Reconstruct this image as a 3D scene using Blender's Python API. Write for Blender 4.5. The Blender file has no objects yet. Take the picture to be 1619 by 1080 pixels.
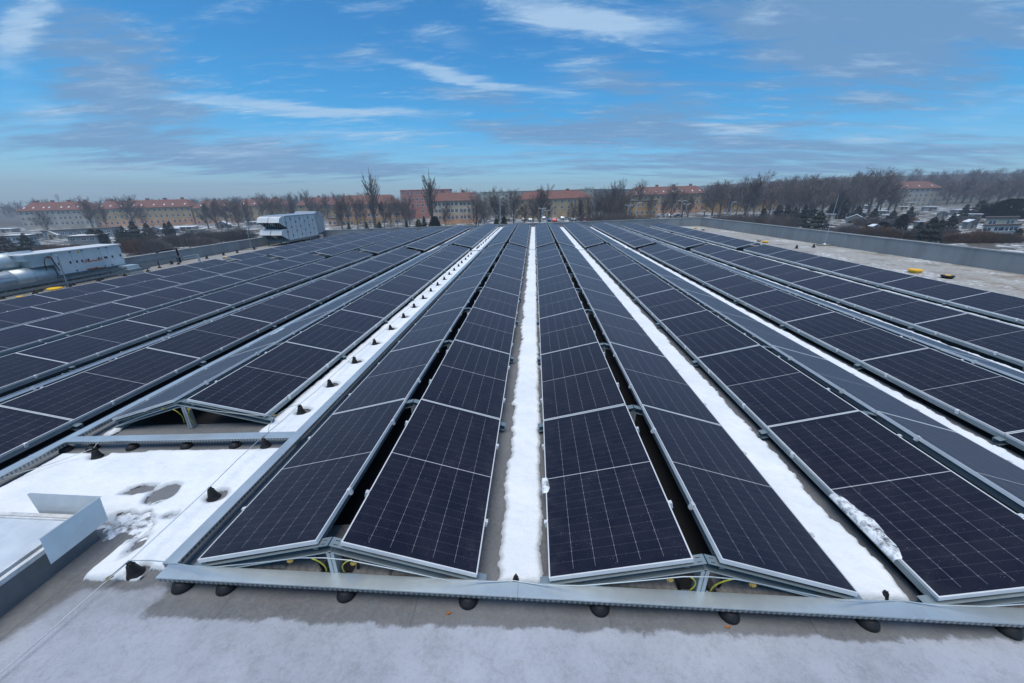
import bpy, math, random
from mathutils import Vector, Matrix, noise
S = bpy.context.scene
COL = S.collection
PI = math.pi
# ------------------------------------------------------------------ camera
F = 597.99; W0, H0 = 1619.0, 1080.0
CAM = Vector((0.1191, -2.1803, 2.8910))
PITCH, YAW, ROLL = 0.36673, -0.05596, -0.002137
_f = Vector((math.sin(YAW)*math.cos(PITCH), math.cos(YAW)*math.cos(PITCH), -math.sin(PITCH)))
_r = Vector((math.cos(YAW), -math.sin(YAW), 0)); _u = _r.cross(_f)
_R = _r*math.cos(ROLL)+_u*math.sin(ROLL); _U = -_r*math.sin(ROLL)+_u*math.cos(ROLL)
cd = bpy.data.cameras.new('camera'); cam = bpy.data.objects.new('camera', cd); COL.objects.link(cam)
cd.sensor_width = 36; cd.lens = 36*F/W0; cd.clip_end = 9000; cd.clip_start = 0.05
M = Matrix((_R, _U, -_f)).transposed().to_4x4(); M.translation = CAM; cam.matrix_world = M
S.camera = cam
def ray(x, y): return _f+_R*((x-W0/2)/F)-_U*((y-H0/2)/F)
def at(x, y, t): return CAM+ray(x, y)*t                # point seen at (x, y) at forward distance t
def proj(p):
    d = Vector(p)-CAM; z = d.dot(_f)
    return (W0/2+F*d.dot(_R)/z, H0/2-F*d.dot(_U)/z) if z > .1 else (-9999, -9999)
# ------------------------------------------------------------------ exposure, world, sun
S.view_settings.view_transform = 'Standard'; S.view_settings.look = 'None'
S.view_settings.gamma = 1; S.view_settings.exposure = 0.6
SUN_EL, SUN_AZ = math.radians(76), math.radians(205)     # behind and a little left of the camera
wd = bpy.data.worlds.new('World'); S.world = wd; wd.use_nodes = True
wn, wl = wd.node_tree.nodes, wd.node_tree.links; wn.clear()
def WN(t, **k):
    n = wn.new(t)
    for a, b in k.items(): setattr(n, a, b)
    return n
def wm(op, a, b=None, c=None, clamp=False):
    n = WN('ShaderNodeMath', operation=op, use_clamp=clamp)
    for i, v in enumerate((a, b, c)):
        if v is None: continue
        if isinstance(v, (int, float)): n.inputs[i].default_value = v
        else: wl.new(v, n.inputs[i])
    return n.outputs[0]
sky = WN('ShaderNodeTexSky', sky_type='NISHITA'); sky.sun_disc = False
sky.sun_elevation = SUN_EL; sky.sun_rotation = SUN_AZ; sky.air_density = 1.0; sky.dust_density = 0.4; sky.ozone_density = 3.0
tint = WN('ShaderNodeMix', data_type='RGBA', blend_type='MULTIPLY'); tint.inputs[0].default_value = 1
wl.new(sky.outputs[0], tint.inputs[6]); 
tramp = WN('ShaderNodeValToRGB'); tramp.color_ramp.elements[0].position = 0.0; tramp.color_ramp.elements[0].color = (0.52, 0.75, 1.0, 1); tramp.color_ramp.elements[1].position = .5; tramp.color_ramp.elements[1].color = (0.20, 0.66, .92, 1)
e_ = tramp.color_ramp.elements.new(.16); e_.color = (0.20, 0.68, .94, 1); wl.new(tramp.outputs[0], tint.inputs[7])
bg = WN('ShaderNodeBackground'); wl.new(tint.outputs[2], bg.inputs[0]); bg.inputs[1].default_value = 0.10
tc = WN('ShaderNodeTexCoord'); sp = WN('ShaderNodeSeparateXYZ'); wl.new(tc.outputs['Generated'], sp.inputs[0])
dx, dy, dz = sp.outputs; wl.new(dz, tramp.inputs[0])
def noise_on(vec, scale, detail, rough, dist=0):
    n = WN('ShaderNodeTexNoise'); wl.new(vec, n.inputs['Vector']); n.inputs['Scale'].default_value = scale
    n.inputs['Detail'].default_value = detail; n.inputs['Roughness'].default_value = rough; n.inputs['Distortion'].default_value = dist
    return n
zz = wm('ADD', wm('MAXIMUM', dz, 0.0), 0.10)
cx_ = wm('DIVIDE', dx, zz); cy_ = wm('DIVIDE', dy, zz)
cb = WN('ShaderNodeCombineXYZ'); wl.new(cx_, cb.inputs[0]); wl.new(cy_, cb.inputs[1])
mp = WN('ShaderNodeMapping'); wl.new(cb.outputs[0], mp.inputs[0]); mp.inputs['Rotation'].default_value = (0, 0, math.radians(24)); mp.inputs['Scale'].default_value = (0.55, 1.6, 1)
nA = noise_on(mp.outputs[0], 1.5, 8, 0.62, 0.5).outputs[0]
nB = noise_on(mp.outputs[0], 0.55, 6, 0.55, 0.3).outputs[0]
nC = noise_on(mp.outputs[0], 4.0, 10, 0.72, 0.4).outputs[0]
nD = noise_on(mp.outputs[0], 1.9, 10, 0.68, 0.25).outputs[0]
az = wm('ARCTAN2', dx, dy); el = wm('ARCSINE', dz)
az = wm('ADD', az, wm('MULTIPLY', wm('SUBTRACT', nA, .5), .16)); el = wm('ADD', el, wm('MULTIPLY', wm('SUBTRACT', nA, .5), .07))
def azel(x, y):
    d = ray(x, y).normalized(); return math.atan2(d.x, d.y), math.asin(d.z)
def blob(x0, y0, x1, y1, thick, gain):                    # a soft streak of cloud between two directions of the sky
    a0, e0 = azel(x0, y0); a1, e1 = azel(x1, y1); ang = math.atan2(e1-e0, a1-a0)
    ca, sa = math.cos(ang), math.sin(ang); mx, my = (a0+a1)/2, (e0+e1)/2
    ln = math.hypot(a1-a0, e1-e0)/2; th = thick/F*.75
    da = wm('SUBTRACT', az, mx); de = wm('SUBTRACT', el, my)
    u = wm('ADD', wm('MULTIPLY', da, ca/ln), wm('MULTIPLY', de, sa/ln)); v = wm('ADD', wm('MULTIPLY', da, -sa/th), wm('MULTIPLY', de, ca/th))
    q = wm('ADD', wm('MULTIPLY', u, u), wm('MULTIPLY', v, v))
    return wm('MULTIPLY', wm('EXPONENT', wm('MULTIPLY', q, -1.3)), gain)
def total(lst):
    s = lst[0]
    for q in lst[1:]: s = wm('ADD', s, q)
    return s
white = total([blob(*a) for a in [(200,146,700,182,11,1.3),(560,80,930,158,13,1.1),(740,-15,1120,60,26,1.3),(1080,195,1250,212,12,1.0),(1300,225,1480,208,12,.9),
    (350,215,750,207,14,.7),(0,20,70,60,60,1.1),(0,170,110,190,22,.7),(250,235,480,246,14,.7),(850,95,1000,110,16,.5),(0,262,330,272,16,.6),(640,50,780,70,14,.5),(1500,150,1619,175,26,.4)]])
mauve = total([blob(*a) for a in [(-40,60,300,150,80,1.15),(-60,205,640,262,34,1.5),(1150,60,1700,90,75,1.3),(900,110,1150,190,50,.8),(740,185,1619,245,30,1.1),(350,262,760,270,12,1.3),
    (760,255,1619,262,22,1.1),(100,40,700,60,40,.5),(600,100,900,180,40,.25),(1050,0,1619,20,40,.9),(760,215,1000,195,18,.9),(150,160,380,185,16,.6)]])
def sm(v, lo, hi):
    n = WN('ShaderNodeMapRange', interpolation_type='SMOOTHSTEP'); wl.new(v, n.inputs[0]); n.inputs[1].default_value = lo; n.inputs[2].default_value = hi
    return n.outputs[0]
mw = sm(wm('MULTIPLY', white, wm('ADD', wm('MULTIPLY', nC, 2.6), -.35)), .10, 1.1)
mv = sm(wm('ADD', wm('MULTIPLY', wm('SUBTRACT', nC, .5), 1.2), wm('SUBTRACT', nD, .5)), .0, .40)
mm = sm(wm('ADD', wm('MULTIPLY', mauve, wm('ADD', wm('MULTIPLY', nD, 2.0), -.15)), wm('ADD', wm('MULTIPLY', wm('SUBTRACT', nB, .48), 1.5), wm('MULTIPLY', wm('SUBTRACT', nD, .5), 1.6))), .14, 1.05)
bm_ = WN('ShaderNodeBackground'); bm_.inputs[0].default_value = (0.19, 0.355, 0.60, 1); bm_.inputs[1].default_value = 0.62
bw_ = WN('ShaderNodeBackground'); bw_.inputs[0].default_value = (0.50, 0.70, 0.92, 1); bw_.inputs[1].default_value = 0.62
m1 = WN('ShaderNodeMixShader'); wl.new(wm('MULTIPLY', mm, .85), m1.inputs[0]); wl.new(bg.outputs[0], m1.inputs[1]); wl.new(bm_.outputs[0], m1.inputs[2])
m2 = WN('ShaderNodeMixShader'); wl.new(wm('MINIMUM', wm('ADD', wm('MULTIPLY', mw, .72), wm('MULTIPLY', mv, .60)), .8), m2.inputs[0]); wl.new(m1.outputs[0], m2.inputs[1]); wl.new(bw_.outputs[0], m2.inputs[2])
wo = WN('ShaderNodeOutputWorld'); wl.new(m2.outputs[0], wo.inputs[0])
sl = bpy.data.lights.new('sun', 'SUN'); sl.energy = 2.2; sl.angle = math.radians(50); sl.color = (1.0, 0.925, 0.82)
so = bpy.data.objects.new('sun', sl); COL.objects.link(so)
sd = Vector((math.sin(SUN_AZ)*math.cos(SUN_EL), math.cos(SUN_AZ)*math.cos(SUN_EL), math.sin(SUN_EL)))
so.rotation_euler = sd.to_track_quat('Z', 'Y').to_euler()
# ------------------------------------------------------------------ helpers
rnd = random.Random(7)
class MB:
    def __init__(s): s.v = []; s.f = []; s.m = []
    def face(s, pts, m=0):
        i = len(s.v); s.v += [tuple(p) for p in pts]; s.f.append(tuple(range(i, i+len(pts)))); s.m.append(m)
    def box(s, x0, x1, y0, y1, z0, z1, m=0, T=None):
        p = [Vector((x, y, z)) for z in (z0, z1) for y in (y0, y1) for x in (x0, x1)]
        if T: p = [T @ q for q in p]
        i = len(s.v); s.v += [tuple(q) for q in p]
        for f in ((0,2,3,1),(4,5,7,6),(0,1,5,4),(2,6,7,3),(0,4,6,2),(1,3,7,5)): s.f.append(tuple(i+k for k in f)); s.m.append(m)
        return s
    def beam(s, a, b, w, h, m=0, up=(0,0,1)):             # box section between two points
        a, b = Vector(a), Vector(b); d = (b-a); L = d.length; d.normalize(); up = Vector(up)
        sd_ = d.cross(up)
        if sd_.length < 1e-4: sd_ = d.cross(Vector((1,0,0)))
        sd_.normalize(); uu = sd_.cross(d)
        T = Matrix((sd_, d, uu)).transposed().to_4x4(); T.translation = a
        return s.box(-w/2, w/2, 0, L, -h/2, h/2, m, T)
    def tube(s, pts, r, n=6, m=0, cap=True):
        pts = [Vector(p) for p in pts]; base = len(s.v); prev = None
        rr = r if isinstance(r, (list, tuple)) else [r]*len(pts)
        for i, p in enumerate(pts):
            d = (pts[min(i+1, len(pts)-1)]-pts[max(i-1, 0)]).normalized()
            if prev is None: a = d.orthogonal().normalized()
            else: a = (prev-d*prev.dot(d)).normalized()
            prev = a; b = d.cross(a)
            for k in range(n):
                t = 2*PI*k/n; s.v.append(tuple(p+(a*math.cos(t)+b*math.sin(t))*rr[i]))
        for i in range(len(pts)-1):
            for k in range(n):
                q = base+i*n; s.f.append((q+k, q+(k+1)%n, q+n+(k+1)%n, q+n+k)); s.m.append(m)
        if cap:
            s.f.append(tuple(base+k for k in range(n))[::-1]); s.m.append(m)
            q = base+(len(pts)-1)*n; s.f.append(tuple(q+k for k in range(n))); s.m.append(m)
        return s
    def lathe(s, prof, n=16, c=(0,0,0), m=0, sx=1, sy=1):
        base = len(s.v)
        for (r, z) in prof:
            for k in range(n):
                t = 2*PI*k/n; s.v.append((c[0]+r*sx*math.cos(t), c[1]+r*sy*math.sin(t), c[2]+z))
        for i in range(len(prof)-1):
            for k in range(n):
                q = base+i*n; s.f.append((q+k, q+(k+1)%n, q+n+(k+1)%n, q+n+k)); s.m.append(m)
        s.f.append(tuple(base+k for k in range(n))[::-1]); s.m.append(m)
        q = base+(len(prof)-1)*n; s.f.append(tuple(q+k for k in range(n))); s.m.append(m)
        return s
    def mesh(s, name, mats, smooth=False):
        me = bpy.data.meshes.new(name); me.from_pydata(s.v, [], s.f)
        for a in (mats if isinstance(mats, (list, tuple)) else [mats]): me.materials.append(a)
        me.polygons.foreach_set('material_index', s.m)
        if smooth: me.polygons.foreach_set('use_smooth', [True]*len(s.f))
        me.update(); return me
    def build(s, name, mats, parent=None, loc=(0,0,0), smooth=False):
        return link(name, s.mesh(name, mats, smooth), parent, loc)
def link(name, data, parent=None, loc=(0,0,0), rot=None):
    o = bpy.data.objects.new(name, data); COL.objects.link(o); o.location = loc
    if rot: o.rotation_euler = rot
    if parent: o.parent = parent
    return o
def tag(o, label, cat=None, group=None, kind=None):
    if label: o['label'] = label
    if cat: o['category'] = cat
    if group: o['group'] = group
    if kind: o['kind'] = kind
    return o
def empty(name, loc=(0,0,0), rot=None):
    o = link(name, None, None, loc, rot); o.empty_display_size = .2; return o
def copy_tree(o, loc=None, rot=None, parent=None, scale=None):
    c = o.copy(); COL.objects.link(c); c.parent = parent
    if loc is not None: c.location = loc
    if rot is not None: c.rotation_euler = rot
    if scale is not None: c.scale = scale
    for ch in KIDS.get(o.name, []): copy_tree(ch, parent=c)
    return c
KIDS = {}
def kids(o, *ch): KIDS.setdefault(o.name, []).extend(ch); return o
ORD = ['nearest', 'second', 'third', 'fourth', 'fifth', 'sixth', 'seventh', 'eighth', 'ninth', 'tenth', 'eleventh', 'twelfth', 'thirteenth', 'fourteenth',
       'fifteenth', 'sixteenth', 'seventeenth', 'eighteenth', 'nineteenth', 'twentieth']
def nth(i):
    if i < 20: return ORD[i]
    t = {2: 'twenty', 3: 'thirty', 4: 'forty'}; n = i+1
    o = ['', 'first', 'second', 'third', 'fourth', 'fifth', 'sixth', 'seventh', 'eighth', 'ninth'][n % 10]
    return t[n//10]+'-'+o if o else t[n//10].replace('ty', 'tieth')
# ------------------------------------------------------------------ materials
class NT:
    def __init__(s, name, base=(.5,.5,.5), rough=.6, metal=0, spec=.5):
        s.m = bpy.data.materials.new(name); s.m.use_nodes = True; s.t = s.m.node_tree; s.n = s.t.nodes; s.l = s.t.links
        s.b = s.n['Principled BSDF']; s.b.inputs['Base Color'].default_value = (*base, 1); s.b.inputs['Roughness'].default_value = rough
        s.b.inputs['Metallic'].default_value = metal; s.b.inputs['Specular IOR Level'].default_value = spec
        s.tc = s.n.new('ShaderNodeTexCoord')
    def vec(s, kind='Object', scale=None, rot=None):
        o = s.tc.outputs[kind]
        if kind == 'World':
            pass
        if scale or rot:
            mp = s.n.new('ShaderNodeMapping'); s.l.new(o, mp.inputs[0])
            if scale: mp.inputs['Scale'].default_value = scale
            if rot: mp.inputs['Rotation'].default_value = rot
            o = mp.outputs[0]
        return o
    def noise(s, scale=5, detail=4, rough=.6, vec=None, dist=0):
        n = s.n.new('ShaderNodeTexNoise'); s.l.new(vec or s.tc.outputs['Object'], n.inputs['Vector'])
        n.inputs['Scale'].default_value = scale; n.inputs['Detail'].default_value = detail; n.inputs['Roughness'].default_value = rough; n.inputs['Distortion'].default_value = dist
        return n.outputs[0]
    def math(s, op, a, b=None, c=None, clamp=False):
        n = s.n.new('ShaderNodeMath'); n.operation = op; n.use_clamp = clamp
        for i, v in enumerate((a, b, c)):
            if v is None: continue
            if isinstance(v, (int, float)): n.inputs[i].default_value = v
            else: s.l.new(v, n.inputs[i])
        return n.outputs[0]
    def rng(s, v, lo, hi, a=0, b=1, smooth=True):
        n = s.n.new('ShaderNodeMapRange'); n.interpolation_type = 'SMOOTHSTEP' if smooth else 'LINEAR'
        s.l.new(v, n.inputs[0]); n.inputs[1].default_value = lo; n.inputs[2].default_value = hi; n.inputs[3].default_value = a; n.inputs[4].default_value = b
        return n.outputs[0]
    def mix(s, fac, a, b, blend='MIX'):
        n = s.n.new('ShaderNodeMix'); n.data_type = 'RGBA'; n.blend_type = blend
        if isinstance(fac, (int, float)): n.inputs[0].default_value = fac
        else: s.l.new(fac, n.inputs[0])
        for i, v in ((6, a), (7, b)):
            if isinstance(v, tuple): n.inputs[i].default_value = (*v, 1) if len(v) == 3 else v
            else: s.l.new(v, n.inputs[i])
        return n.outputs[2]
    def xyz(s, v=None):
        n = s.n.new('ShaderNodeSeparateXYZ'); s.l.new(v or s.tc.outputs['Object'], n.inputs[0]); return n.outputs
    def color(s, c): s.l.new(c, s.b.inputs['Base Color']); return s
    def rough(s, c): s.l.new(c, s.b.inputs['Roughness']); return s
    def bump(s, h, strength=.3, dist=.02):
        n = s.n.new('ShaderNodeBump'); n.inputs['Strength'].default_value = strength; n.inputs['Distance'].default_value = dist
        s.l.new(h, n.inputs['Height']); s.l.new(n.outputs[0], s.b.inputs['Normal']); return s
def simple(name, col, rough=.6, metal=0, var=.25, scale=6, bump=0):
    t = NT(name, col, rough, metal)
    n = t.noise(scale, 5, .65)
    t.color(t.mix(t.rng(n, .3, .7), tuple(c*(1-var) for c in col), tuple(min(1, c*(1+var)) for c in col)))
    if bump: t.bump(n, bump, .01)
    return t.m
M_alu = simple('aluminium', (.66, .675, .68), .45, .2, .08, 3)
M_alud = simple('anodised_frame', (.46, .49, .51), .42, .6, .06, 3)
def galv():
    t = NT('galvanised_steel', (.42, .50, .55), .34, .55)
    v = t.n.new('ShaderNodeTexVoronoi'); v.inputs['Scale'].default_value = 60; t.l.new(t.tc.outputs['Object'], v.inputs['Vector'])
    n = t.noise(2.5, 5, .6)
    c = t.mix(t.rng(n, .3, .7), (.36, .42, .44), (.50, .56, .58)); c = t.mix(t.math('MULTIPLY', v.outputs['Distance'], .25), c, (.52, .57, .60))
    t.color(c).rough(t.rng(n, .3, .7, .38, .55)); return t.m
M_galv = galv()
M_shaded = simple('shaded_steel', (.22, .275, .30), .5, .45, .12, 3)  # darker galvanised steel, the shade of the rafter recess put into its colour
M_lid = simple('lid_steel', (.50, .56, .58), .36, .55, .12, 1.6, .25)
def tray_mat():                                            # galvanised side wall with two rows of punched slots along local X
    t = NT('perforated_steel', (.42, .5, .55), .36, .8)
    x, y, z = t.xyz()
    fx = t.math('FRACT', t.math('DIVIDE', x, .042)); fz = t.math('FRACT', t.math('DIVIDE', z, .017))
    a = t.math('MULTIPLY', t.math('GREATER_THAN', fx, .28), t.math('LESS_THAN', fx, .90)); b = t.math('MULTIPLY', t.math('GREATER_THAN', fz, .22), t.math('LESS_THAN', fz, .80))
    s = t.math('MULTIPLY', a, b); n = t.noise(3, 4)
    t.color(t.mix(s, t.mix(n, (.24, .29, .31), (.33, .385, .41)), (.01, .012, .014)))
    t.l.new(t.math('MULTIPLY', t.math('SUBTRACT', 1, s), .5), t.b.inputs['Metallic']); return t.m
M_perf = tray_mat()
M_rubber = simple('black_rubber', (.007, .007, .008), .65, 0, .3, 20, .2)
M_blackc = simple('black_cable', (.012, .012, .013), .5)
M_yelgrn = simple('earth_cable', (.42, .40, .03), .5)
M_brass = simple('brass_clip', (.34, .25, .07), .45, .4)
M_yellow = simple('yellow_plastic', (.85, .48, .02), .5, 0, .1)
M_conc = simple('paver_concrete', (.22, .205, .185), .9, 0, .25, 25, .3)
M_white = simple('white_clamp', (.60, .62, .63), .5, .1)
M_dark = simple('dark_underside', (.02, .02, .022), .8)
def panel_glass():
    t = NT('solar_cells', (.01, .014, .03), .18)
    x, y, z = t.xyz()                                      # local x 0..W up the slope, y along the row, centred
    Wc = 1.086
    u = t.math('DIVIDE', t.math('SUBTRACT', x, .024), Wc/6); w = t.math('ABSOLUTE', y)
    def line(v, half):                                     # thin line where v is an integer, half width in cells
        f = t.math('ABSOLUTE', t.math('SUBTRACT', t.math('FRACT', t.math('ADD', v, .5)), .5))
        return t.math('LESS_THAN', f, half)
    inx = t.math('MULTIPLY', t.math('GREATER_THAN', u, .4), t.math('LESS_THAN', u, 5.6))
    iny = t.math('LESS_THAN', w, 1.095)
    col = t.math('MULTIPLY', t.math('MULTIPLY', line(u, .0085), inx), iny)
    row = t.math('MULTIPLY', line(t.math('DIVIDE', t.math('SUBTRACT', w, .008), .0925), .013), t.math('MULTIPLY', t.math('LESS_THAN', w, 1.03), t.math('GREATER_THAN', w, .05)))
    mid = t.math('LESS_THAN', w, .0042)
    diam = t.math('MULTIPLY', line(u, .035), line(t.math('DIVIDE', t.math('SUBTRACT', w, .008), .0925), .05)); diam = t.math('MULTIPLY', diam, t.math('MULTIPLY', inx, iny))
    bus = line(t.math('MULTIPLY', u, 10), .06)
    fing = line(t.math('DIVIDE', y, .0075), .22)
    oi = t.n.new('ShaderNodeObjectInfo')
    base = t.mix(oi.outputs['Random'], (.0035, .0070, .022), (.0055, .0065, .016))
    big = t.noise(1.3, 4, .6, t.vec('Object', (1, 1, 1)))
    base = t.mix(t.math('MULTIPLY', t.rng(big, .35, .7), .5), base, (.008, .011, .024))
    cellv = t.n.new('ShaderNodeTexWhiteNoise'); cellv.noise_dimensions = '3D'
    cv = t.n.new('ShaderNodeCombineXYZ'); t.l.new(t.math('FLOOR', u), cv.inputs[0]); t.l.new(t.math('FLOOR', t.math('DIVIDE', y, .0915)), cv.inputs[1]); t.l.new(oi.outputs['Random'], cv.inputs[2])
    t.l.new(cv.outputs[0], cellv.inputs[0])
    base = t.mix(t.math('MULTIPLY', cellv.outputs[0], .35), base, (.010, .012, .022))
    base = t.mix(t.math('MULTIPLY', bus, .16), base, (.09, .10, .13))
    base = t.mix(t.math('MULTIPLY', fing, .07), base, (.09, .10, .14))
    base = t.mix(t.math('MULTIPLY', row, .15), base, (.32, .34, .38))
    base = t.mix(t.math('MULTIPLY', col, .42), base, (.40, .42, .45))
    base = t.mix(t.math('MULTIPLY', mid, .7), base, (.6, .62, .64))
    base = t.mix(t.math('MULTIPLY', diam, .14), base, (.55, .57, .6))
    # dust and dried drops
    vv = t.n.new('ShaderNodeTexVoronoi'); vv.inputs['Scale'].default_value = 55; t.l.new(t.tc.outputs['Object'], vv.inputs['Vector'])
    dn = t.noise(6, 5, .7)
    spk = t.math('MULTIPLY', t.math('LESS_THAN', vv.outputs['Distance'], t.rng(dn, .42, .75, .04, .20)), .5)
    base = t.mix(spk, base, (.35, .37, .40))
    film = t.noise(3.2, 8, .75)
    low = t.rng(x, .0, .22, 1, 0)                          # more dirt gathers at the low edge
    base = t.mix(t.math('MULTIPLY', t.rng(film, .35, .8), t.math('ADD', .035, t.math('MULTIPLY', low, .05))), base, (.30, .30, .30))
    t.color(base)
    t.rough(t.rng(film, .3, .75, .34, .50)); t.b.inputs['IOR'].default_value = 1.12; t.b.inputs['Specular IOR Level'].default_value = .5
    t.b.inputs['Sheen Weight'].default_value = .6; t.b.inputs['Sheen Roughness'].default_value = .36; t.b.inputs['Sheen Tint'].default_value = (1.0, .76, .70, 1)
    return t.m
M_cells = panel_glass()
def snow_mat():
    t = NT('snow', (.86, .87, .87), .75); n = t.noise(9, 8, .7); n2 = t.noise(1.6, 5, .6)
    n3 = t.noise(26, 5, .65); n4 = t.noise(5, 7, .7)
    at_ = t.n.new('ShaderNodeAttribute'); at_.attribute_name = 'inside'
    thick = t.math('ADD', t.math('MULTIPLY', at_.outputs['Fac'], 22), t.math('ADD', t.math('MULTIPLY', t.math('SUBTRACT', n3, .5), .5), t.math('MULTIPLY', t.math('SUBTRACT', n4, .5), 1.6)))
    c = t.mix(t.rng(n2, .3, .75), (.70, .74, .775), (.81, .835, .85)); c = t.mix(t.math('MULTIPLY', t.rng(n4, .5, .72), .28), c, (.56, .60, .65)); c = t.mix(t.rng(thick, 1.5, .2), c, (.48, .52, .56))
    t.color(c); t.l.new(t.rng(thick, -.05, .35), t.b.inputs['Alpha']); t.bump(t.math('ADD', t.math('ADD', n, n4), t.math('MULTIPLY', n3, .35)), .6, .03)
    t.b.inputs['Subsurface Weight'].default_value = 0; return t.m
M_snow = snow_mat()
def ice_mat():
    t = NT('melting_snow', (.7, .76, .8), .3); n = t.noise(45, 6, .7)
    n2 = t.noise(11, 6, .65); t.color(t.mix(t.rng(n2, .3, .6), (.62, .66, .69), (.80, .83, .85))); t.bump(n, .2, .008); t.b.inputs['Alpha'].default_value = 1
    t.l.new(t.rng(t.math('ADD', t.math('MULTIPLY', n2, .75), t.math('MULTIPLY', n, .25)), .34, .56, .0, .95), t.b.inputs['Alpha']); return t.m
M_ice = ice_mat()
def roof_mat():
    t = NT('roof_membrane', (.2, .2, .2), .75)
    x, y, z = t.xyz(); n1 = t.noise(.9, 7, .65); n2 = t.noise(6, 6, .7); n3 = t.noise(38, 6, .75); n4 = t.noise(.35, 5, .6)
    base = t.mix(t.rng(n1, .3, .7), (.092, .097, .105), (.142, .149, .158)); base = t.mix(t.math('MULTIPLY', t.rng(n3, .3, .7), .5), base, (.22, .218, .215))
    # welded seams of the sheets
    seam = t.math('LESS_THAN', t.math('ABSOLUTE', t.math('SUBTRACT', t.math('FRACT', t.math('DIVIDE', t.math('ADD', x, t.math('MULTIPLY', n2, .01)), 1.55)), .5)), .0035)
    base = t.mix(t.math('MULTIPLY', seam, .5), base, (.07, .068, .065))
    # pale, dry, dusty strip along the right hand parapet with brown puddle stains
    rt = t.rng(x, 14.2, 15.6); pale = t.mix(t.rng(n2, .3, .72), (.26, .25, .225), (.40, .39, .365)); pale = t.mix(t.math('MULTIPLY', t.rng(n1, .52, .66), .75), pale, (.17, .155, .13))
    base = t.mix(rt, base, pale)
    br = t.math('MULTIPLY', t.math('MULTIPLY', t.rng(x, 15.4, 17.0), t.rng(y, 16.5, 11.5)), t.rng(n1, .42, .6)); base = t.mix(t.math('MULTIPLY', br, .75), base, (.20, .135, .075))
    lt = t.rng(x, -21.5, -22.8); base = t.mix(lt, base, t.mix(t.rng(n2, .3, .7), (.20, .19, .175), (.34, .33, .31)))
    # traces of snow on it
    base = t.mix(t.math('MULTIPLY', t.math('MULTIPLY', t.rng(n4, .52, .62), t.rng(n2, .45, .6)), t.math('MULTIPLY', rt, .8)), base, (.66, .70, .74))
    # hoar frost on the open membrane in front of the array
    edge = t.math('ADD', y, t.math('MULTIPLY', t.math('SUBTRACT', t.noise(2.3, 8, .72), .5), .30)); edge = t.math('ADD', edge, t.math('MULTIPLY', t.math('SUBTRACT', n3, .5), .05))
    skew = t.math('ADD', edge, t.math('MULTIPLY', t.math('SUBTRACT', x, 0), -.030))
    fr = t.rng(skew, -.285, -.245, 1, 0)
    fx = t.rng(t.math('ADD', t.math('ADD', x, t.math('MULTIPLY', y, -.32)), t.math('MULTIPLY', t.math('SUBTRACT', n2, .5), .16)), -3.72, -3.60)
    frl = t.math('MULTIPLY', t.rng(skew, -.06, .0, 1, 0), t.rng(t.math('ADD', x, t.math('MULTIPLY', n2, .25)), -2.83, -2.75, 1, 0))
    fr = t.math('MULTIPLY', t.math('MAXIMUM', fr, frl), fx)
    dens = t.math('ADD', t.rng(n2, .28, .62, .72, 1.0), t.math('ADD', t.math('MULTIPLY', t.math('SUBTRACT', n3, .5), .9), t.math('MULTIPLY', t.math('SUBTRACT', t.noise(110, 4, .7), .5), .7))); fr = t.math('MULTIPLY', fr, dens, clamp=True)
    fcol = t.mix(t.rng(n1, .25, .75), (.29, .31, .355), (.395, .42, .47)); c = t.mix(fr, base, fcol)
    # dark wet edge of the frost
    wet = t.math('MULTIPLY', t.math('MULTIPLY', t.rng(skew, -.30, -.15), t.rng(y, .02, -.02, 0, 1)), t.rng(n2, .35, .6)); c = t.mix(t.math('MULTIPLY', wet, .35), c, (.10, .095, .09))
    t.color(c); t.rough(t.math('SUBTRACT', .85, t.math('MULTIPLY', t.rng(n1, .5, .7), .3))); t.bump(t.math('ADD', n3, t.math('MULTIPLY', fr, .8)), .35, .006); return t.m
M_roof = roof_mat()
def parapet_mat():
    t = NT('painted_parapet', (.3, .32, .34), .5); x, y, z = t.xyz(t.tc.outputs['Object'])
    st = t.noise(1.0, 6, .7, t.vec('Object', (.8, .8, .10))); st2 = t.noise(.4, 3, .5); n = t.noise(30, 4)
    c = t.mix(t.rng(st, .42, .68), (.25, .27, .285), (.165, .18, .19)); c = t.mix(t.math('MULTIPLY', t.rng(st2, .4, .7), .4), c, (.32, .34, .35)); c = t.mix(t.math('MULTIPLY', n, .2), c, (.2, .2, .19))
    t.color(c); return t.m
M_par = parapet_mat()
# ------------------------------------------------------------------ the roof
SL = .062
def fall(x): return -SL*max(0.0, -3-x)
def zr(x): return -.2+fall(x)
m = MB(); xs = [-26.6, -24, -3, 19.0, 22.5]; ys = [-9, 42.0]
for i in range(4):
    m.face([(xs[i], ys[0], zr(xs[i])), (xs[i+1], ys[0], zr(xs[i+1])), (xs[i+1], ys[1], zr(xs[i+1])), (xs[i], ys[1], zr(xs[i]))])
tag(m.build('roof_deck', M_roof), None, kind='structure')
M_wallx = simple('outer_wall', (.3, .31, .32), .7)
m = MB(); pts = [(-26.8, -9), (22.9, -9), (18.6, 42.1), (-26.8, 42.1)]
for i in range(4):
    a, b = pts[i], pts[(i+1) % 4]; m.face([(a[0], a[1], -12), (b[0], b[1], -12), (b[0], b[1], zr(b[0])-.02), (a[0], a[1], zr(a[0])-.02)])
tag(m.build('building_walls', M_wallx), None, kind='structure')
M_cap = simple('cap_flashing', (.34, .345, .34), .6, .2, .2, 2)
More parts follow.
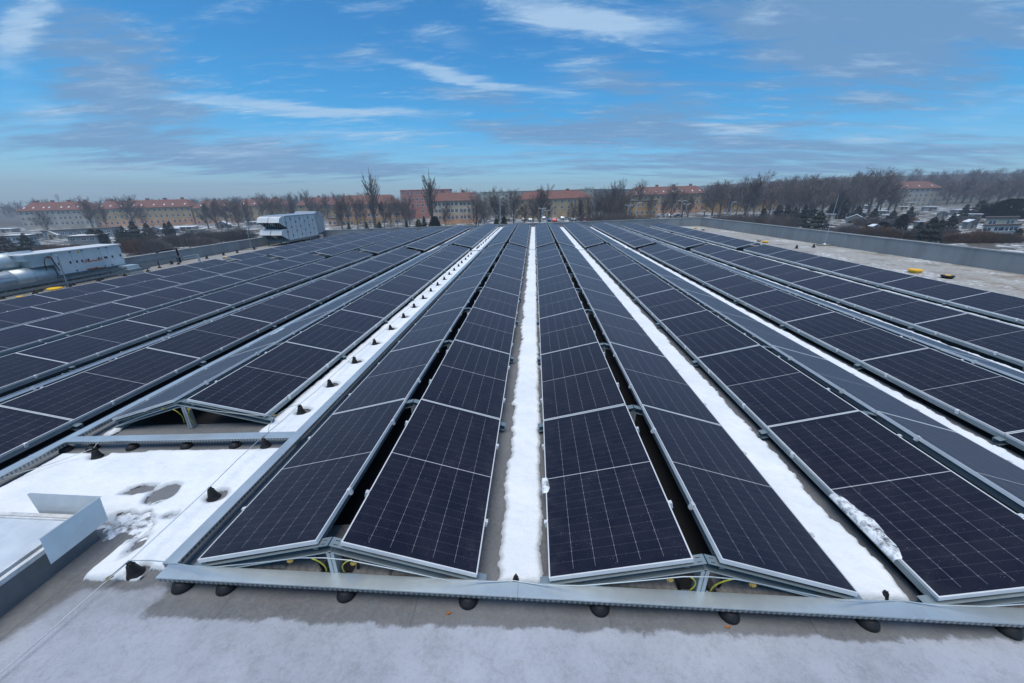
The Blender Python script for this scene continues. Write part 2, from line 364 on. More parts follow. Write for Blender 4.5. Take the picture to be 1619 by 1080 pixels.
def parapet(name, a, b, h0, h1, label, nrm, n=24):
    p = empty(name, (0, 0, 0)); body = MB(); cap = MB(); N = Vector((*nrm, 0))
    for i in range(n):
        t0, t1 = i/n, (i+1)/n; pa = Vector((a[0]+(b[0]-a[0])*t0, a[1]+(b[1]-a[1])*t0, 0)); pb = Vector((a[0]+(b[0]-a[0])*t1, a[1]+(b[1]-a[1])*t1, 0))
        za, zb = h0+(h1-h0)*t0, h0+(h1-h0)*t1; w = N*.18
        q = [pa, pb, pb+w, pa+w]; zz0 = [zr(pa.x)-.01, zr(pb.x)-.01]*1
        lo = [Vector((v.x, v.y, (zz0[0] if k in (0, 3) else zz0[1])-(0 if k < 2 else 1.5))) for k, v in enumerate(q)]; hi = [Vector((v.x, v.y, za if k in (0, 3) else zb)) for k, v in enumerate(q)]
        body.face([lo[0], lo[1], hi[1], hi[0]]); body.face([lo[2], lo[3], hi[3], hi[2]])
        c0 = [v-N*.03 if k < 2 else v+N*.03 for k, v in enumerate(q)]
        l = [Vector((v.x, v.y, (za if k in (0, 3) else zb)-.004)) for k, v in enumerate(c0)]; h = [Vector((v.x, v.y, (za if k in (0, 3) else zb)+.04)) for k, v in enumerate(c0)]
        cap.face(h); cap.face([l[0], l[1], h[1], h[0]]); cap.face([l[2], l[3], h[3], h[2]]); cap.face(l[::-1])
    body.build('wall_panel', M_par, p); cap.build('coping', M_cap, p)
    return tag(p, label, 'parapet')
rx0, rx1 = (21.6, -9), (18.25, 41.75)
parapet('parapet', (22.9-.35, -9), (18.25, 41.75), .52, .68, 'long grey sheet metal parapet along the right edge of the roof', (1, .08), 40)
parapet('parapet', (18.25, 41.76), (-26.6, 41.76), .68, -.86, 'low grey parapet across the far end of the roof behind the panels', (0, 1), 40)
parapet('parapet', (-26.55, 41.75), (-26.55, -9), -.86, -.86, 'grey sheet metal parapet along the left edge behind the ventilation units', (-1, 0), 40)
# ------------------------------------------------------------------ solar panels
L, PW, PL, TILT = 2.32, 1.134, 2.306, .2594
GAP, WX = .105, PW*math.cos(.2594)
DZ = math.atan(SL)
def panel_meshes(near):
    fr = MB(); t = .011; h = .035; hl = PL/2
    fr.box(0, PW, -hl, -hl+t, -h, .002); fr.box(0, PW, hl-t, hl, -h, .002)
    fr.box(0, t, -hl+t, hl-t, -h, .002); fr.box(PW-t, PW, -hl+t, hl-t, -h, .002)
    fr.face([(t, -hl+t, -.012), (t, hl-t, -.012), (PW-t, hl-t, -.012), (PW-t, -hl+t, -.012)], 1)
    cl = []
    for x in (-.014, PW+.014):
        for y in (-.58, .60):
            c = MB(); s = -1 if x < 0 else 1
            c.box(x-.012, x+.012, y-.018, y+.018, -.052, .004); c.box(x-(.012 if s < 0 else .024), x+(.024 if s < 0 else .012), y-.018, y+.018, .004, .008); c.lathe([(.008, 0), (.008, .007), (.003, .009)], 8, (x, y, .008))
            cl.append(c)
    if not near:
        for c in cl:
            b = len(fr.v); fr.v += c.v; fr.f += [tuple(i+b for i in f) for f in c.f]; fr.m += [2]*len(c.f)
    g = MB(); g.face([(t, -hl+t, -.002), (PW-t, -hl+t, -.002), (PW-t, hl-t, -.002), (t, hl-t, -.002)])
    return fr.mesh('panel_frame', [M_alu, M_dark, M_white]), g.mesh('panel_glass', M_cells), [c.mesh('panel_clamp', M_white) for c in cl]
PN, PF = panel_meshes(True), panel_meshes(False)
def make_panel(ms, near):
    p = empty('solar_panel'); a = link('frame', ms[0], p); b = link('glass', ms[1], p); kids(p, a, b)
    if near:
        for c in ms[2]: kids(p, link('clamp', c, p))
    return p
protoN, protoF = make_panel(PN, True), make_panel(PF, False); used = {}
def in_view(p, mg=170):
    x, y = proj(p); return -mg < x < W0+mg and y < H0+250
def place_panel(xr, side, j, block):
    """side -1: the slope left of the ridge, +1: right of it"""
    xl = xr+side*(GAP+WX); zl = fall(xr)+side*SL*(GAP+WX) if xr < -3.2 else 0.0
    if xr > -3.2 and xl < -3: zl = 0
    yc = (j*L+L/2) if block == 0 else (21.70+j*L+L/2)
    cs = [(xx, yy, .1+fall(xr)) for xx in (xl, xr) for yy in (yc-L/2, yc+L/2)]
    if not any(in_view(c) for c in cs): return
    dl = DZ if xr < -3.2 else 0
    rot = (0, -(TILT+dl), 0) if side < 0 else (0, -(TILT-dl), PI)
    near = block == 0 and (Vector((xl, yc, 0))-CAM).length < 9
    pr_ = protoN if near else protoF; key = 'N' if near else 'F'
    jit = Vector((0, rnd.uniform(-.003, .003), rnd.uniform(-.002, .002)))
    loc = Vector((xl, yc, zl))+jit
    rot = (rot[0], rot[1]+rnd.uniform(-.004, .004), rot[2]+rnd.uniform(-.0012, .0012))
    if key not in used: o = pr_; used[key] = 1; o.location = loc; o.rotation_euler = rot
    else: o = copy_tree(pr_, loc, rot)
    k = RIDGES.index(xr); side_word = 'left' if side < 0 else 'right'
    if xr > 0: kk, w = RR.index(xr), 'right'
    else: kk, w = LL.index(xr), 'left'
    jj = j-J0.get(xr, 0) if block == 0 else j
    o['label'] = '%s %s-block panel on %s slope of %s ridge %s of central snow strip' % (nth(jj), 'front' if block == 0 else 'rear', side_word, nth(kk), w)
    o['category'] = 'solar panel'; o['group'] = 'solar panels in long ridged rows'
RR = [1.495, 4.485, 7.475, 10.465, 13.455]
LL = [-1.495, -4.90, -7.93, -10.93, -13.95, -16.96, -19.97]
RIDGES = RR+LL
J0 = {-4.90: 1}
for x in LL[2:]: J0[x] = -1
npan = 0
for xr in RIDGES:
    for side in (-1, 1):
        if side < 0 and xr < -8.5: continue        # those slopes face away below the line of sight
        if side > 0 and xr > 10: continue
        for j in range(J0.get(xr, 0), 9): place_panel(xr, side, j, 0)
        for j in range(8): place_panel(xr, side, j, 1)
# ------------------------------------------------------------------ mounting frames under each ridge
def truss(xr, y, front=False):
    zf = fall(xr); s = SL if xr < -3.2 else 0; out = []
    for sd_ in (-1, 1):
        m = MB(); xa, za = xr+sd_*.006, .262+zf; xb = xr+sd_*(GAP+WX+.07); zb = -.085+zf+sd_*s*(GAP+WX)
        a, b = Vector((xa, y, za)), Vector((xb, y, zb)); yw = .085
        d = (b-a).normalized(); up = d.cross(Vector((0, 1, 0))); up = up if up.z > 0 else -up
        T = Matrix((d, Vector((0, 1, 0)), up)).transposed().to_4x4(); T.translation = a; ln = (b-a).length
        m.box(0, ln, -yw/2, yw/2, -.004, 0, 0, T); m.box(0, ln, yw/2-.004, yw/2, -.078, -.0042, 0, T); m.box(0, ln, -yw/2, yw/2-.0042, -.078, -.074, 0, T); m.box(0, ln, -yw/2, -yw/2+.003, -.0738, -.068, 2, T)
        if front:
            for sx in (.03, ):
                for sy in (-.022, .016): m.box(sx, sx+.035, sy-.003, sy+.003, 0, .0012, 1, T)
            for q in (.20, .66, 1.02): m.box(q, q+.008, yw/2-.009, yw/2-.0045, -.045, -.02, 1, T)
        out.append(('rafter', m))
        m = MB(); m.box(xr+sd_*.003 if sd_ > 0 else xr-.032, xr+.032 if sd_ > 0 else xr-.003, y-yw/2, y+yw/2, zr(xr)+.01, za-.084); out.append(('post', m))
    return out
ji = 0
for xr in RIDGES:
    kk = (RR if xr > 0 else LL).index(xr); w = 'right' if xr > 0 else 'left'; s = SL if xr < -3.2 else 0; zf = fall(xr)
    for block in (0, 1):
        y0, y1 = ((J0.get(xr, 0)*L+.02, 9*L-.02) if block == 0 else (21.70+.02, 21.70+8*L-.02))
        e = empty('mounting_frame', (0, 0, 0))
        tag(e, '%s galvanised frame carrying %s panel ridge %s of central snow strip' % ('front-block' if block == 0 else 'rear-block', nth(kk), w), 'mounting frame', 'frames under the solar panel rows')
        for sd_ in (-1, 1):
            for q, zz in ((.035, .0), (PW-.03, .0)):      # rails under the low and the ridge edge
                xx = xr+sd_*(GAP+WX-q*math.cos(TILT)); z = q*math.sin(TILT)-.062+zf+sd_*s*(GAP+WX-q)
                m = MB(); m.box(xx-.021, xx+.021, y0, y1, z-.045, z+.019)
                if False: m.box(xx-sd_*.045-.012, xx-sd_*.045+.012, y0, y1, z-.03, z+.035)
                m.build('rail', M_shaded, e)
        m = MB(); m.box(xr-1.12, xr+1.12, y0+(.10 if block == 0 else -.26), y1+(.26 if block == 0 else 0), .0, .006)  # black strip added in place of the shade under the panel ridge
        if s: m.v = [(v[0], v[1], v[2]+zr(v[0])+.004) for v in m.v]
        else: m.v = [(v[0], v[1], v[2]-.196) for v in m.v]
        m.build('shade_strip', M_rubber, e)
        js = range(J0.get(xr, 0), 10) if block == 0 else range(9)
        for j in js:
            y = (j*L if block == 0 else 21.70+j*L)
            fr_ = (j == js[0]); yy = y+.036 if fr_ else (y+.012 if j == js[-1] else y)
            if not in_view((xr, yy, zf), 300) or (block == 0 and j == js[-1]) or (block == 1 and j == 0): continue
            for nm, m in truss(xr, yy, fr_ and block == 0 and abs(xr) < 6):
                m.build(nm, [M_shaded if nm == 'rafter' else M_galv, M_blackc, M_galv], e)
# ------------------------------------------------------------------ cable trays, rubber feet
def tray(a, b, zt, label, w=.12, h=.048, along='x'):
    """closed galvanised tray with a lid; its open face carries the punched slots"""
    A, B = Vector((a[0], a[1], zt)), Vector((b[0], b[1], zt+(b[2] if len(b) > 2 else 0)))
    e = empty('cable_tray', A); d = (B-A); ln = d.length; e.rotation_euler = (0, -math.asin(d.z/ln), math.atan2(d.y, d.x))
    m = MB(); m.box(0, ln, -w/2+.004, w/2-.004, -h, -.006); m.build('channel', M_perf, e)
    seg = 3.0; k = 0; q = 0.0
    m = MB(); cl = MB()
    while q < ln:
        q1 = min(ln, q+seg); m.box(q, q1-.002, -w/2, w/2, -.006-.0015*(k % 2), .001+.0012*(k % 2)); m.box(q, q1-.002, -w/2-.0022, -w/2, -.012, .0005); m.box(q, q1-.002, w/2, w/2+.0022, -.012, .0005)
        for c in (q+.04, q+.5*seg, q1-.05):
            if c < ln:
                for sy in (-w/2-.003, w/2+.003): cl.tube([(c-.008, sy, -.02), (c, sy*1.02, .006), (c+.006, sy*.97, .007)], .002, 5)
        q = q1; k += 1
    m.build('lid', M_lid, e); cl.build('lid_clip', M_alu, e)
    return tag(e, label, 'cable tray')
tray((-2.955, -.065), (13.5, -.065), -.05, 'long galvanised perforated cable tray across the front of the rows')
tray((-2.955, .0), (-2.955, 20.9), -.049, 'narrow galvanised tray beside the snow corridor with the cone row')
tray((-2.955, 21.4), (-2.955, 39.5), -.049, 'galvanised tray beside the snow corridor in the rear block')
tray((-6.30, 1.90, 0), (-3.02, 1.90, .20), -.05-.204, 'short galvanised cable tray crossing the snow field in front of the set-back ridge')
tray((-6.33, -1.5), (-6.33, 20.9), -.255, 'perforated tray running left of the set-back second ridge', .12, .06)
tray((-2.9, 21.16), (8.9, 21.16), -.1, 'thin galvanised tray in the walkway gap between front and rear blocks', .035, .02)
0 and tray((-21, 21.16, 0), (-3.0, 21.16, 1.116), -1.216, 'galvanised tray in the walkway gap left of the cone corridor', .08, .03)
ft = MB().lathe([(.075, 0), (.08, .012), (.07, .05), (.052, .078), (.045, .088)], 18).mesh('rubber_foot', M_rubber, True)
def foot(x, y, label, grp, z=None, sc=1):
    o = link('rubber_foot', ft, None, (x, y, zr(x) if z is None else z)); o.scale = (sc*.95, sc*.95, sc*.72); o.rotation_euler = (0, 0, rnd.uniform(0, 6))
    return tag(o, label, 'rubber foot', grp)
fx = [-2.80, -2.42, -1.38, -.36, .70, 1.71, 2.75, 3.77, 4.8, 5.8]
for i, x in enumerate(fx): foot(x, -.075, '%s black rubber foot from the left under the front cable tray' % ('leftmost' if i == 0 else nth(i)), 'rubber feet under the front cable tray', None, 1.05 if i else 1.15)
for i, y in enumerate([.9, 1.75, 2.75, 3.8, 4.85]): foot(-6.33, y+.1, '%s black rubber foot under the tray left of the second ridge' % nth(i), 'rubber feet under the left tray')
for i, x in enumerate([-5.95, -5.35, -4.55, -3.85, -3.1]): foot(x, 1.87, '%s rubber foot from the left under the short crossing tray' % ('leftmost' if i == 0 else nth(i)), 'rubber feet under the crossing tray', None, 1.0)
for i in range(14): foot(-6.33, 5.9+1.05*i, '%s black rubber foot under the far part of the left tray' % nth(i+5), 'rubber feet under the left tray')
# ------------------------------------------------------------------ cones of the lightning conductor
def cone_mesh():
    m = MB(); m.lathe([(.066, 0), (.068, .008), (.052, .035), (.036, .095), (.032, .118), (.026, .124)], 18); m.box(-.012, .012, -.03, .03, .122, .142); m.box(-.02, .02, -.006, .006, .13, .15); return m.mesh('conductor_cone', M_rubber, False)
cm = cone_mesh()
CY = [.017, .921, 1.849, 2.664, 3.535]+[4.53+1.0*i for i in range(16)]+[21.9+1.0*i for i in range(17)]
cones = []
for i, y in enumerate(CY):
    x = -3.40+rnd.uniform(-.02, .02) if i > 3 else [-3.34, -3.36, -3.403, -3.40][i]
    o = link('conductor_cone', cm, None, (x, y, zr(x)), (rnd.uniform(-.05, .05), rnd.uniform(-.06, .06), rnd.uniform(0, 3))); cones.append((x, y))
    tag(o, '%s black rubber cone from the near end holding the wire in the left snow corridor' % (nth(i)), 'conductor cone', 'black cones in the snow corridor')
def single_cone(x, y, label, sc=1):
    o = link('conductor_cone', cm, None, (x, y, zr(x))); o.scale = (sc,)*3; cones.append((x, y)); return tag(o, label, 'conductor cone')
single_cone(-5.66, 1.68, 'lone black cone on the snow before the left end of the crossing tray')
single_cone(-6.45, .93, 'black cone at the left frame edge beside the perforated tray')
single_cone(.02, .10, 'small black cone at the near end of central snow strip', .62)
single_cone(3.03, .12, 'black cone at the near end of the snow strip right of the first right ridge', .62)
for i, (x, y) in enumerate([(-25.1, 20.4), (-25.6, 21.4), (-25.6, 23.6), (-25.0, 26.0), (-25.1, 27.8), (-25.0, 29.2), (-25.0, 31.3)]):
    single_cone(x, y, '%s black cone on bare roof along the left parapet' % nth(i), 1.7)
for i, (x, y) in enumerate([(19.0, 25.0-1.6), (18.6, 23.4-1.9)]):
    pass
def cone_px(x, y, label, sc):
    d = ray(x, y); t = (-.2-CAM.z)/d.z; p = CAM+d*t; return single_cone(p.x, p.y, label, sc)
cone_px(1259, 393, 'left one of two black cones on the pale roof before the lightning rod', 1.5)
cone_px(1286, 391.5, 'right one of two black cones on the pale roof before the lightning rod', 1.5)
# ------------------------------------------------------------------ conductor wires
def wire(name, pts, r, mat, label, cat='wire', n=6):
    o = MB().tube(pts, r, n).build(name, mat, None, (0, 0, 0), True); return tag(o, label, cat)
wp = []
for i, (x, y) in enumerate(cones[:len(CY)]):
    if i: wp.append((x, (y+CY[i-1])/2, -.073+rnd.uniform(-.012, .004)))
    wp.append((x, y, -.063))
wire('conductor_wire', [(-3.75, -3.4, -.20), (-3.55, -1.2, -.190), (-3.50, -.6, -.185), (-3.46, -.10, -.16)]+wp, .0042, M_galv, 'thin steel lightning conductor running over the row of black cones')
w2 = [(-3.46, -.09, -.15), (-3.34, .015, -.055), (-3.1, .0, -.02), (-2.95, -.02, .0), (-2.6, -.075, .03)]
for xr in (-1.495, 1.495, 4.485):
    w2 += [(xr-.95, -.075, .045), (xr-.6, -.078, .115), (xr-.2, -.078, .20), (xr, -.08, .215), (xr+.2, -.078, .20), (xr+.6, -.078, .115), (xr+1.0, -.075, .02), (xr+1.25, -.03, -.034), (xr+1.5, .0, -.04), (xr+1.75, -.03, -.034)]
w2 = [p for p in w2 if p[0] < 6.2]
wire('conductor_wire', w2, .0042, M_galv, 'steel conductor wire draped along the front frames of the rows')
wire('conductor_wire', [(-3.40, 2.664, -.06), (-3.5, 2.55, -.05), (-3.56, 2.30, -.06), (-3.50, 2.1, -.09), (-3.42, 1.95, -.12), (-3.403, 1.849, -.065)], .004, M_galv, 'short bent wire linking the cones across the crossing tray')
wire('conductor_wire', [(-3.56, 2.33, -.06), (-3.9, 2.26, -.01), (-4.4, 2.25, .05), (-4.9, 2.25, .13), (-5.4, 2.2, -.03), (-5.7, 2.05, -.12), (-5.75, 1.85, -.2), (-5.69, 1.70, -.235), (-6.0, 1.5, -.31), (-6.45, .93, -.28)], .004, M_galv, 'steel wire crossing the front of the set-back second ridge')
def clip(p, label, rz=0):
    m = MB(); m.box(-.024, .024, -.009, .009, -.007, .007); m.box(-.012, .012, -.016, .016, -.004, .004); m.tube([(-.01, 0, .006), (-.01, 0, .014)], .005, 6); m.tube([(.01, 0, .006), (.01, 0, .014)], .005, 6)
    return tag(m.build('wire_clip', M_brass, None, p), label, 'wire clip')
for o, rz in [(clip((-3.455, -.075, -.15), 'brass clip on the wire junction at the near snow tongue'), 1.0)]: o.rotation_euler = (0, 0, rz)
for p, lb in [((-3.56, 2.33, -.05), 'brass clip on the wire beside the near corner of the second left ridge'), ((-1.78, -.085, .168), 'brass clip left of the front post of the first left ridge'), ((-1.26, -.085, .175), 'brass clip right of the front post of the first left ridge'),
              ((1.20, -.085, .168), 'brass clip left of the front post of the first right ridge'), ((1.81, -.085, .158), 'brass clip right of the front post of the first right ridge'),
              ((-5.08, 2.21, .085), 'brass clip left of the post of the set-back ridge'), ((-4.70, 2.21, .095), 'brass clip right of the post of the set-back ridge')]: clip(p, lb)
def ycable(a, b, bulge, label, r=.0055, mat=None, name='earth_cable'):
    a, b = Vector(a), Vector(b); pts = []
    for i in range(11):
        t = i/10; p = a.lerp(b, t); p.x += bulge*math.sin(PI*t**.8); pts.append(p)
    return wire(name, pts, r, mat or M_yelgrn, label, 'cable', 7)
for xr, w in ((-1.495, 'first ridge left of'), (1.495, 'first ridge right of')):
    ycable((xr-.13, -.05, .165), (xr-.09, .02, -.1), .05, 'yellow green earth cable left of the post at front of %s centre' % w)
    ycable((xr+.20, -.05, .170), (xr+.09, .02, -.1), -.06, 'yellow green earth cable right of the post at front of %s centre' % w)
    ycable((xr-.16, .05, .2), (xr-.12, .06, -.15), -.03, 'black cable hanging left of the post at front of %s centre' % w, .011, M_blackc, 'power_cable')
    ycable((xr+.10, .05, .2), (xr+.15, .06, -.15), .06, 'black cable hanging right of the post at front of %s centre' % w, .011, M_blackc, 'power_cable')
ycable((-4.98, 2.24, .06), (-4.95, 2.3, -.2), .05, 'yellow green earth cable left of the post of the set-back ridge')
ycable((-4.72, 2.24, .07), (-4.80, 2.3, -.2), -.05, 'yellow green earth cable right of the post of the set-back ridge')
# ballast blocks
def block_mesh(sd_):
    r2 = random.Random(sd_); m = MB(); a, b, h, c = .16, .11, .13, .018
    m.v = [(x+r2.uniform(-.006, .006), y+r2.uniform(-.006, .006), z) for z, k in ((0, 0), (h-c, 0), (h, c)) for x, y in ((-a+k, -b+k), (a-k, -b+k), (a-k, b-k), (-a+k, b-k))]
    for i in range(2):
        for k in range(4): m.f.append((i*4+k, i*4+(k+1) % 4, i*4+4+(k+1) % 4, i*4+4+k)); m.m.append(0)
    m.f += [(8, 9, 10, 11), (3, 2, 1, 0)]; m.m += [0, 0]; return m.mesh('concrete_block', M_conc)
bms = [block_mesh(i) for i in range(4)]
for xr, w in ((-1.495, 'first left'), (1.495, 'first right'), (4.485, 'second right')):
    xs_ = [-.95, -.62, -.31, .30, .61, .92]
    for i, q in enumerate(xs_):
        o = link('concrete_block', bms[i % 4], None, (xr+q+rnd.uniform(-.02, .02), .13+rnd.uniform(-.01, .02), -.197), (0, 0, rnd.uniform(-.06, .06)))
        tag(o, '%s concrete ballast block from the left under the front of the %s ridge' % ('leftmost' if i == 0 else nth(i), w), 'ballast block', 'concrete ballast blocks under the rows')
for i, q in enumerate([-.2, .25, .6]):
    tag(link('concrete_block', bms[i], None, (-1.495+q, .40, -.197), (0, 0, .1)), '%s ballast block from the left in the second line under the first left ridge' % ('leftmost' if i == 0 else nth(i)), 'ballast block', 'concrete ballast blocks under the rows')
# ------------------------------------------------------------------ snow
def fbm(x, y, s, o=4, z=0):
    v = 0; a = 1; t = 0
    for i in range(o): v += a*noise.noise(Vector((x*s, y*s, z+i*7.3))); t += a; a *= .55; s *= 2.1
    return v/t
def field(name, x0, x1, ys, nx, fn, T=.04, mat=None, rise=.045, zb=0, label=None, kind='stuff'):
    """thin lying sheet of snow: fn(x, y) is the distance inside its outline; ys are the sample rows"""
    V, idx, F_ = [], {}, []; S_ = {}
    X = [x0+(x1-x0)*i/nx for i in range(nx+1)]
    for j, y in enumerate(ys):
        for i, x in enumerate(X): S_[i, j] = fn(x, y)
    def vid(i, j):
        if (i, j) not in idx:
            x, y, s = X[i], ys[j], S_[i, j]; t = max(0.0, min(1.0, s/rise)); t = t*(2-t)
            h = T*t*(1+.25*fbm(x, y, 2.5, 2)) + (.010*fbm(x, y, 9, 3) if t > .3 else 0)
            idx[i, j] = len(V); V.append((x, y, zr(x)+zb+(.002+h if s > 0 else -.004)))
        return idx[i, j]
    for j in range(len(ys)-1):
        for i in range(nx):
            if max(S_[i, j], S_[i+1, j], S_[i, j+1], S_[i+1, j+1]) > 0: F_.append((vid(i, j), vid(i+1, j), vid(i+1, j+1), vid(i, j+1)))
    me = bpy.data.meshes.new(name); me.from_pydata(V, [], F_); A_ = me.attributes.new('inside', 'FLOAT', 'POINT'); A_.data.foreach_set('value', [S_[k] for k in idx]); me.materials.append(mat or M_snow); me.polygons.foreach_set('use_smooth', [True]*len(F_)); me.update()
    o = link(name, me); tag(o, label, 'snow', None, kind); return o
def rows_y(y0, y1, d0=.022, gr=.012):
    ys_ = [y0]; 
    while ys_[-1] < y1: ys_.append(ys_[-1]+d0+gr*max(0, ys_[-1]-1)*.6)
    return ys_
def holes(x, y, r=.085):
    s = 9.0
    for (cx, cy) in cones:
        if abs(cx-x) < .4 and abs(cy-y) < .4 and not (cx > 0):
            s = min(s, math.hypot((x-cx-.03)*.8, y-cy-.01)-r*(1+.25*fbm(x, y, 9, 2)))
    return s
def strip(xa, xb, y0, y1, seed, la, lb, label, T=.05, gaps=0.0, nx=26, gr=.012):
    def fn(x, y):
        a = xa+la*(fbm(0, y, 1.1, 5, seed)+.55*fbm(0, y, 7, 3, seed+3)); b = xb+lb*(fbm(0, y, 1.3, 5, seed+9)+.55*fbm(0, y, 8, 3, seed+5))
        s = min(x-a, b-x, y-y0+.02*fbm(x, y, 9, 2), y1-y)
        if gaps: s = min(s, .3*(fbm(x, y, .9, 3, seed+20)+gaps))
        return min(s, holes(x, y))
    return field('snow_strip', xa-.12, xb+.12, rows_y(y0, y1, .022, gr), nx, fn, T, None, .04, 0, label)
strip(-.150, .262, .075, 39.6, 1.0, .12, .06, 'central white snow strip between the two middle rows', .045)
strip(2.70, 3.22, .08, 39.6, 2.0, .03, .10, 'snow strip between the first and second ridges right of centre', .06)
strip(5.69, 6.19, .8, 39.6, 3.0, .03, .11, 'snow strip between the second and third ridges right of centre', .06)
strip(8.69, 9.2, 2.5, 39.6, 4.0, .04, .10, 'snow strip between third and fourth ridges right of centre', .06)
strip(11.70, 12.3, 5, 39.6, 5.0, .06, .12, 'patchy snow strip between the two rightmost ridges', .05, .28)
strip(-3.72, -3.03, 2.02, 20.9, 6.0, .06, .02, 'snow corridor with the black cones in the front block', .05)
strip(-3.72, -3.03, 21.4, 39.4, 7.0, .10, .04, 'snow corridor with the black cones in the rear block', .05)
strip(-6.16, -5.99, 2.15, 39.0, 8.0, .03, .03, 'thin line of snow under the low edge of the set-back second ridge', .05, .35, 12, .03)
strip(-6.62, -6.42, 18, 39.0, 8.5, .03, .03, 'thin snow line left of the perforated tray', .05, .3, 10, .03)
strip(-9.58, -9.42, 1.5, 39.0, 9.0, .03, .05, 'broken snow line between the third and fourth ridges left of centre', .06, .05, 12, .03)
def ell(x, y, cx, cy, rx, ry, k=.25):
    q = math.hypot((x-cx)/rx, (y-cy)/ry); return (q-1)*min(rx, ry)+k*.2*fbm(x, y, 5, 4)
def bigsnow(x, y):
    s = min(x+6.26+.02*fbm(x, y, 4), -3.035-x, 1.76+.035*fbm(x, y, 2, 3)-y+(.03 if x > -5 else 0))
    # near outline: tongue at the conductor wire, bare membrane beside the rooflight
    n = .10*fbm(x, y, 1.8, 5)+.03*fbm(x, y, 9, 3, 4)
    s = min(s, y-(-.055+.10*(1 if x > -3.22 else 0))+.3*n)
    d = (x+4.05)*.48+(y-.42)*.88                            # diagonal bare strip from the kerb corner
    if x < -3.78: s = min(s, max(y-1.0 if x < -4.7 else y-.62-(x+4.7)*-.15, (y-.62)+.8*n) if x < -3.95 else max((y-.56)+1.1*n, -1))
    s = min(s, (x+3.86)+.5*n if y < .25 else 9)
    s = min(s, ell(x, y, -3.80, .47, .15, .11, .6), ell(x, y, -4.02, .98, .15, .15, .25), ell(x, y, -4.36, 1.04, .13, .06, .5), ell(x, y, -4.0, .63, .24, .05, .8), ell(x, y, -3.62, .33, .03, .08, .4))
    return min(s, holes(x, y, .075 if y > .3 else .05))
field('snow_field', -6.4, -2.98, [-.25+.016*i for i in range(132)], 200, bigsnow, .035, None, .05, 0, 'broad white snow field left of the front tray with melted grey holes')
def thinice(x, y):
    n = .2*fbm(x, y, 2.6, 5)+.12*fbm(x, y, 8, 3)
    return min(.18-math.hypot((x+3.85)/1.3, (y-.66)/.75)*.5+n*.9, .1)
field('slush', -4.7, -3.3, [.25+.02*i for i in range(45)], 60, thinice, .004, M_ice, .05, .001, 'thin grey slush around the melted holes beside the rooflight')
# slabs of snow left on the low edges of two panels
def panel_snow(xl, side, zl, y0, y1, w, seed, label, name='snow_slab'):
    m = MB(); ny, nx = 60, 16; V = {}
    for j in range(ny+1):
        y = y0+(y1-y0)*j/ny; t = j/ny; ww = w*(max(.0, math.sin(PI*min(1, t*1.02)))**.6)*(.75+.7*fbm(0, y, 4, 4, seed))+.015
        for i in range(nx+1):
            q = -.04+(ww+.04)*i/nx; x = xl-side*q*math.cos(TILT); z = zl+q*math.sin(TILT)+.002
            e = min(1, (i/nx)*4, (1-i/nx)*5, t*12, (1-t)*12); V[i, j] = len(m.v)
            m.v.append((x, y, z+.012*max(0, e)**.6*(1+.8*fbm(x, y, 12, 3, seed))*(1-.5*i/nx)-(.03 if i == 0 else 0)))
    for j in range(ny):
        for i in range(nx): m.f.append((V[i, j], V[i+1, j], V[i+1, j+1], V[i, j+1])); m.m.append(0)
    return tag(m.build(name, M_ice, None, (0, 0, 0), True), label, 'snow')
panel_snow(3.283, -1, 0, .34, 1.10, .095, 3, 'crusted melting snow slab hanging over the low edge of the big right panel')
panel_snow(.294, -1, 0, .95, 1.18, .035, 5, 'small snow lump on the low edge of the panel right of the central strip')
panel_snow(-6.1, -1, fall(-6.1), 6, 6.5, .05, 6, 'small snow lump on the low edge of the set-back ridge')
# ------------------------------------------------------------------ rooflight in the near left corner
def frost_glass():
    t = NT('frosted_rooflight', (.5, .55, .6), .35); n = t.noise(2.2, 7, .7); n2 = t.noise(30, 5, .7)
    t.color(t.mix(t.rng(n, .3, .7), (.44, .49, .54), (.60, .65, .69))); t.bump(n2, .1, .004); return t.m
M_rl = frost_glass(); M_frame = simple('white_frame', (.55, .56, .56), .45); M_curb = simple('kerb_membrane', (.16, .17, .18), .5, .2, .15, 4); M_sheet = simple('bent_sheet', (.55, .58, .59), .33, .45, .1, 2.5)
rl = empty('rooflight', (-4.11, .38, zr(-4.1))); o3 = Vector((4.11, -.38, -zr(-4.1)))
def rel(m):                                                # world-space mesh made local to the rooflight
    m.v = [tuple(Vector(v)+o3) for v in m.v]; return m
xb, yb = -4.11, .385
m = MB(); m.box(-6.5, xb, -3.0, yb, -.32, -.02)
rel(m).build('kerb', M_curb, rl)
m = MB(); m.box(-6.5, xb-.075, -3.0, yb-.055, .0, .018); rel(m).build('pane', M_rl, rl)
m = MB(); m.box(xb-.028, xb+.012, -3.0, yb+.012, -.019, .022); m.box(-6.5, xb-.03, yb-.028, yb+.012, -.019, .022); m.box(xb-.082, xb-.060, -3.0, yb-.05, .002, .034); m.box(-6.5, xb-.083, yb-.062, yb-.045, .002, .034); rel(m).build('frame', M_frame, rl)
m = MB(); m.box(xb-.060, xb-.029, -3.0, yb-.05, -.018, -.008); rel(m).build('gutter', M_galv, rl)
m = MB()
def sheetq(m, a, b, c, d, t=.003):
    a, b, c, d = map(Vector, (a, b, c, d)); n = (b-a).cross(d-a).normalized()*t
    P = [a, b, c, d]; Q = [p+n for p in P]; m.face(P[::-1]); m.face(Q)
    for i in range(4): m.face([P[i], P[(i+1) % 4], Q[(i+1) % 4], Q[i]])
sheetq(m, (-3.915, -.085, -.012), (-3.925, .385, -.012), (-4.005, .455, .19), (-4.005, -.02, .19)); sheetq(m, (-4.005, -.02, .19), (-4.005, .455, .19), (-4.022, .455, .186), (-4.022, -.02, .186))
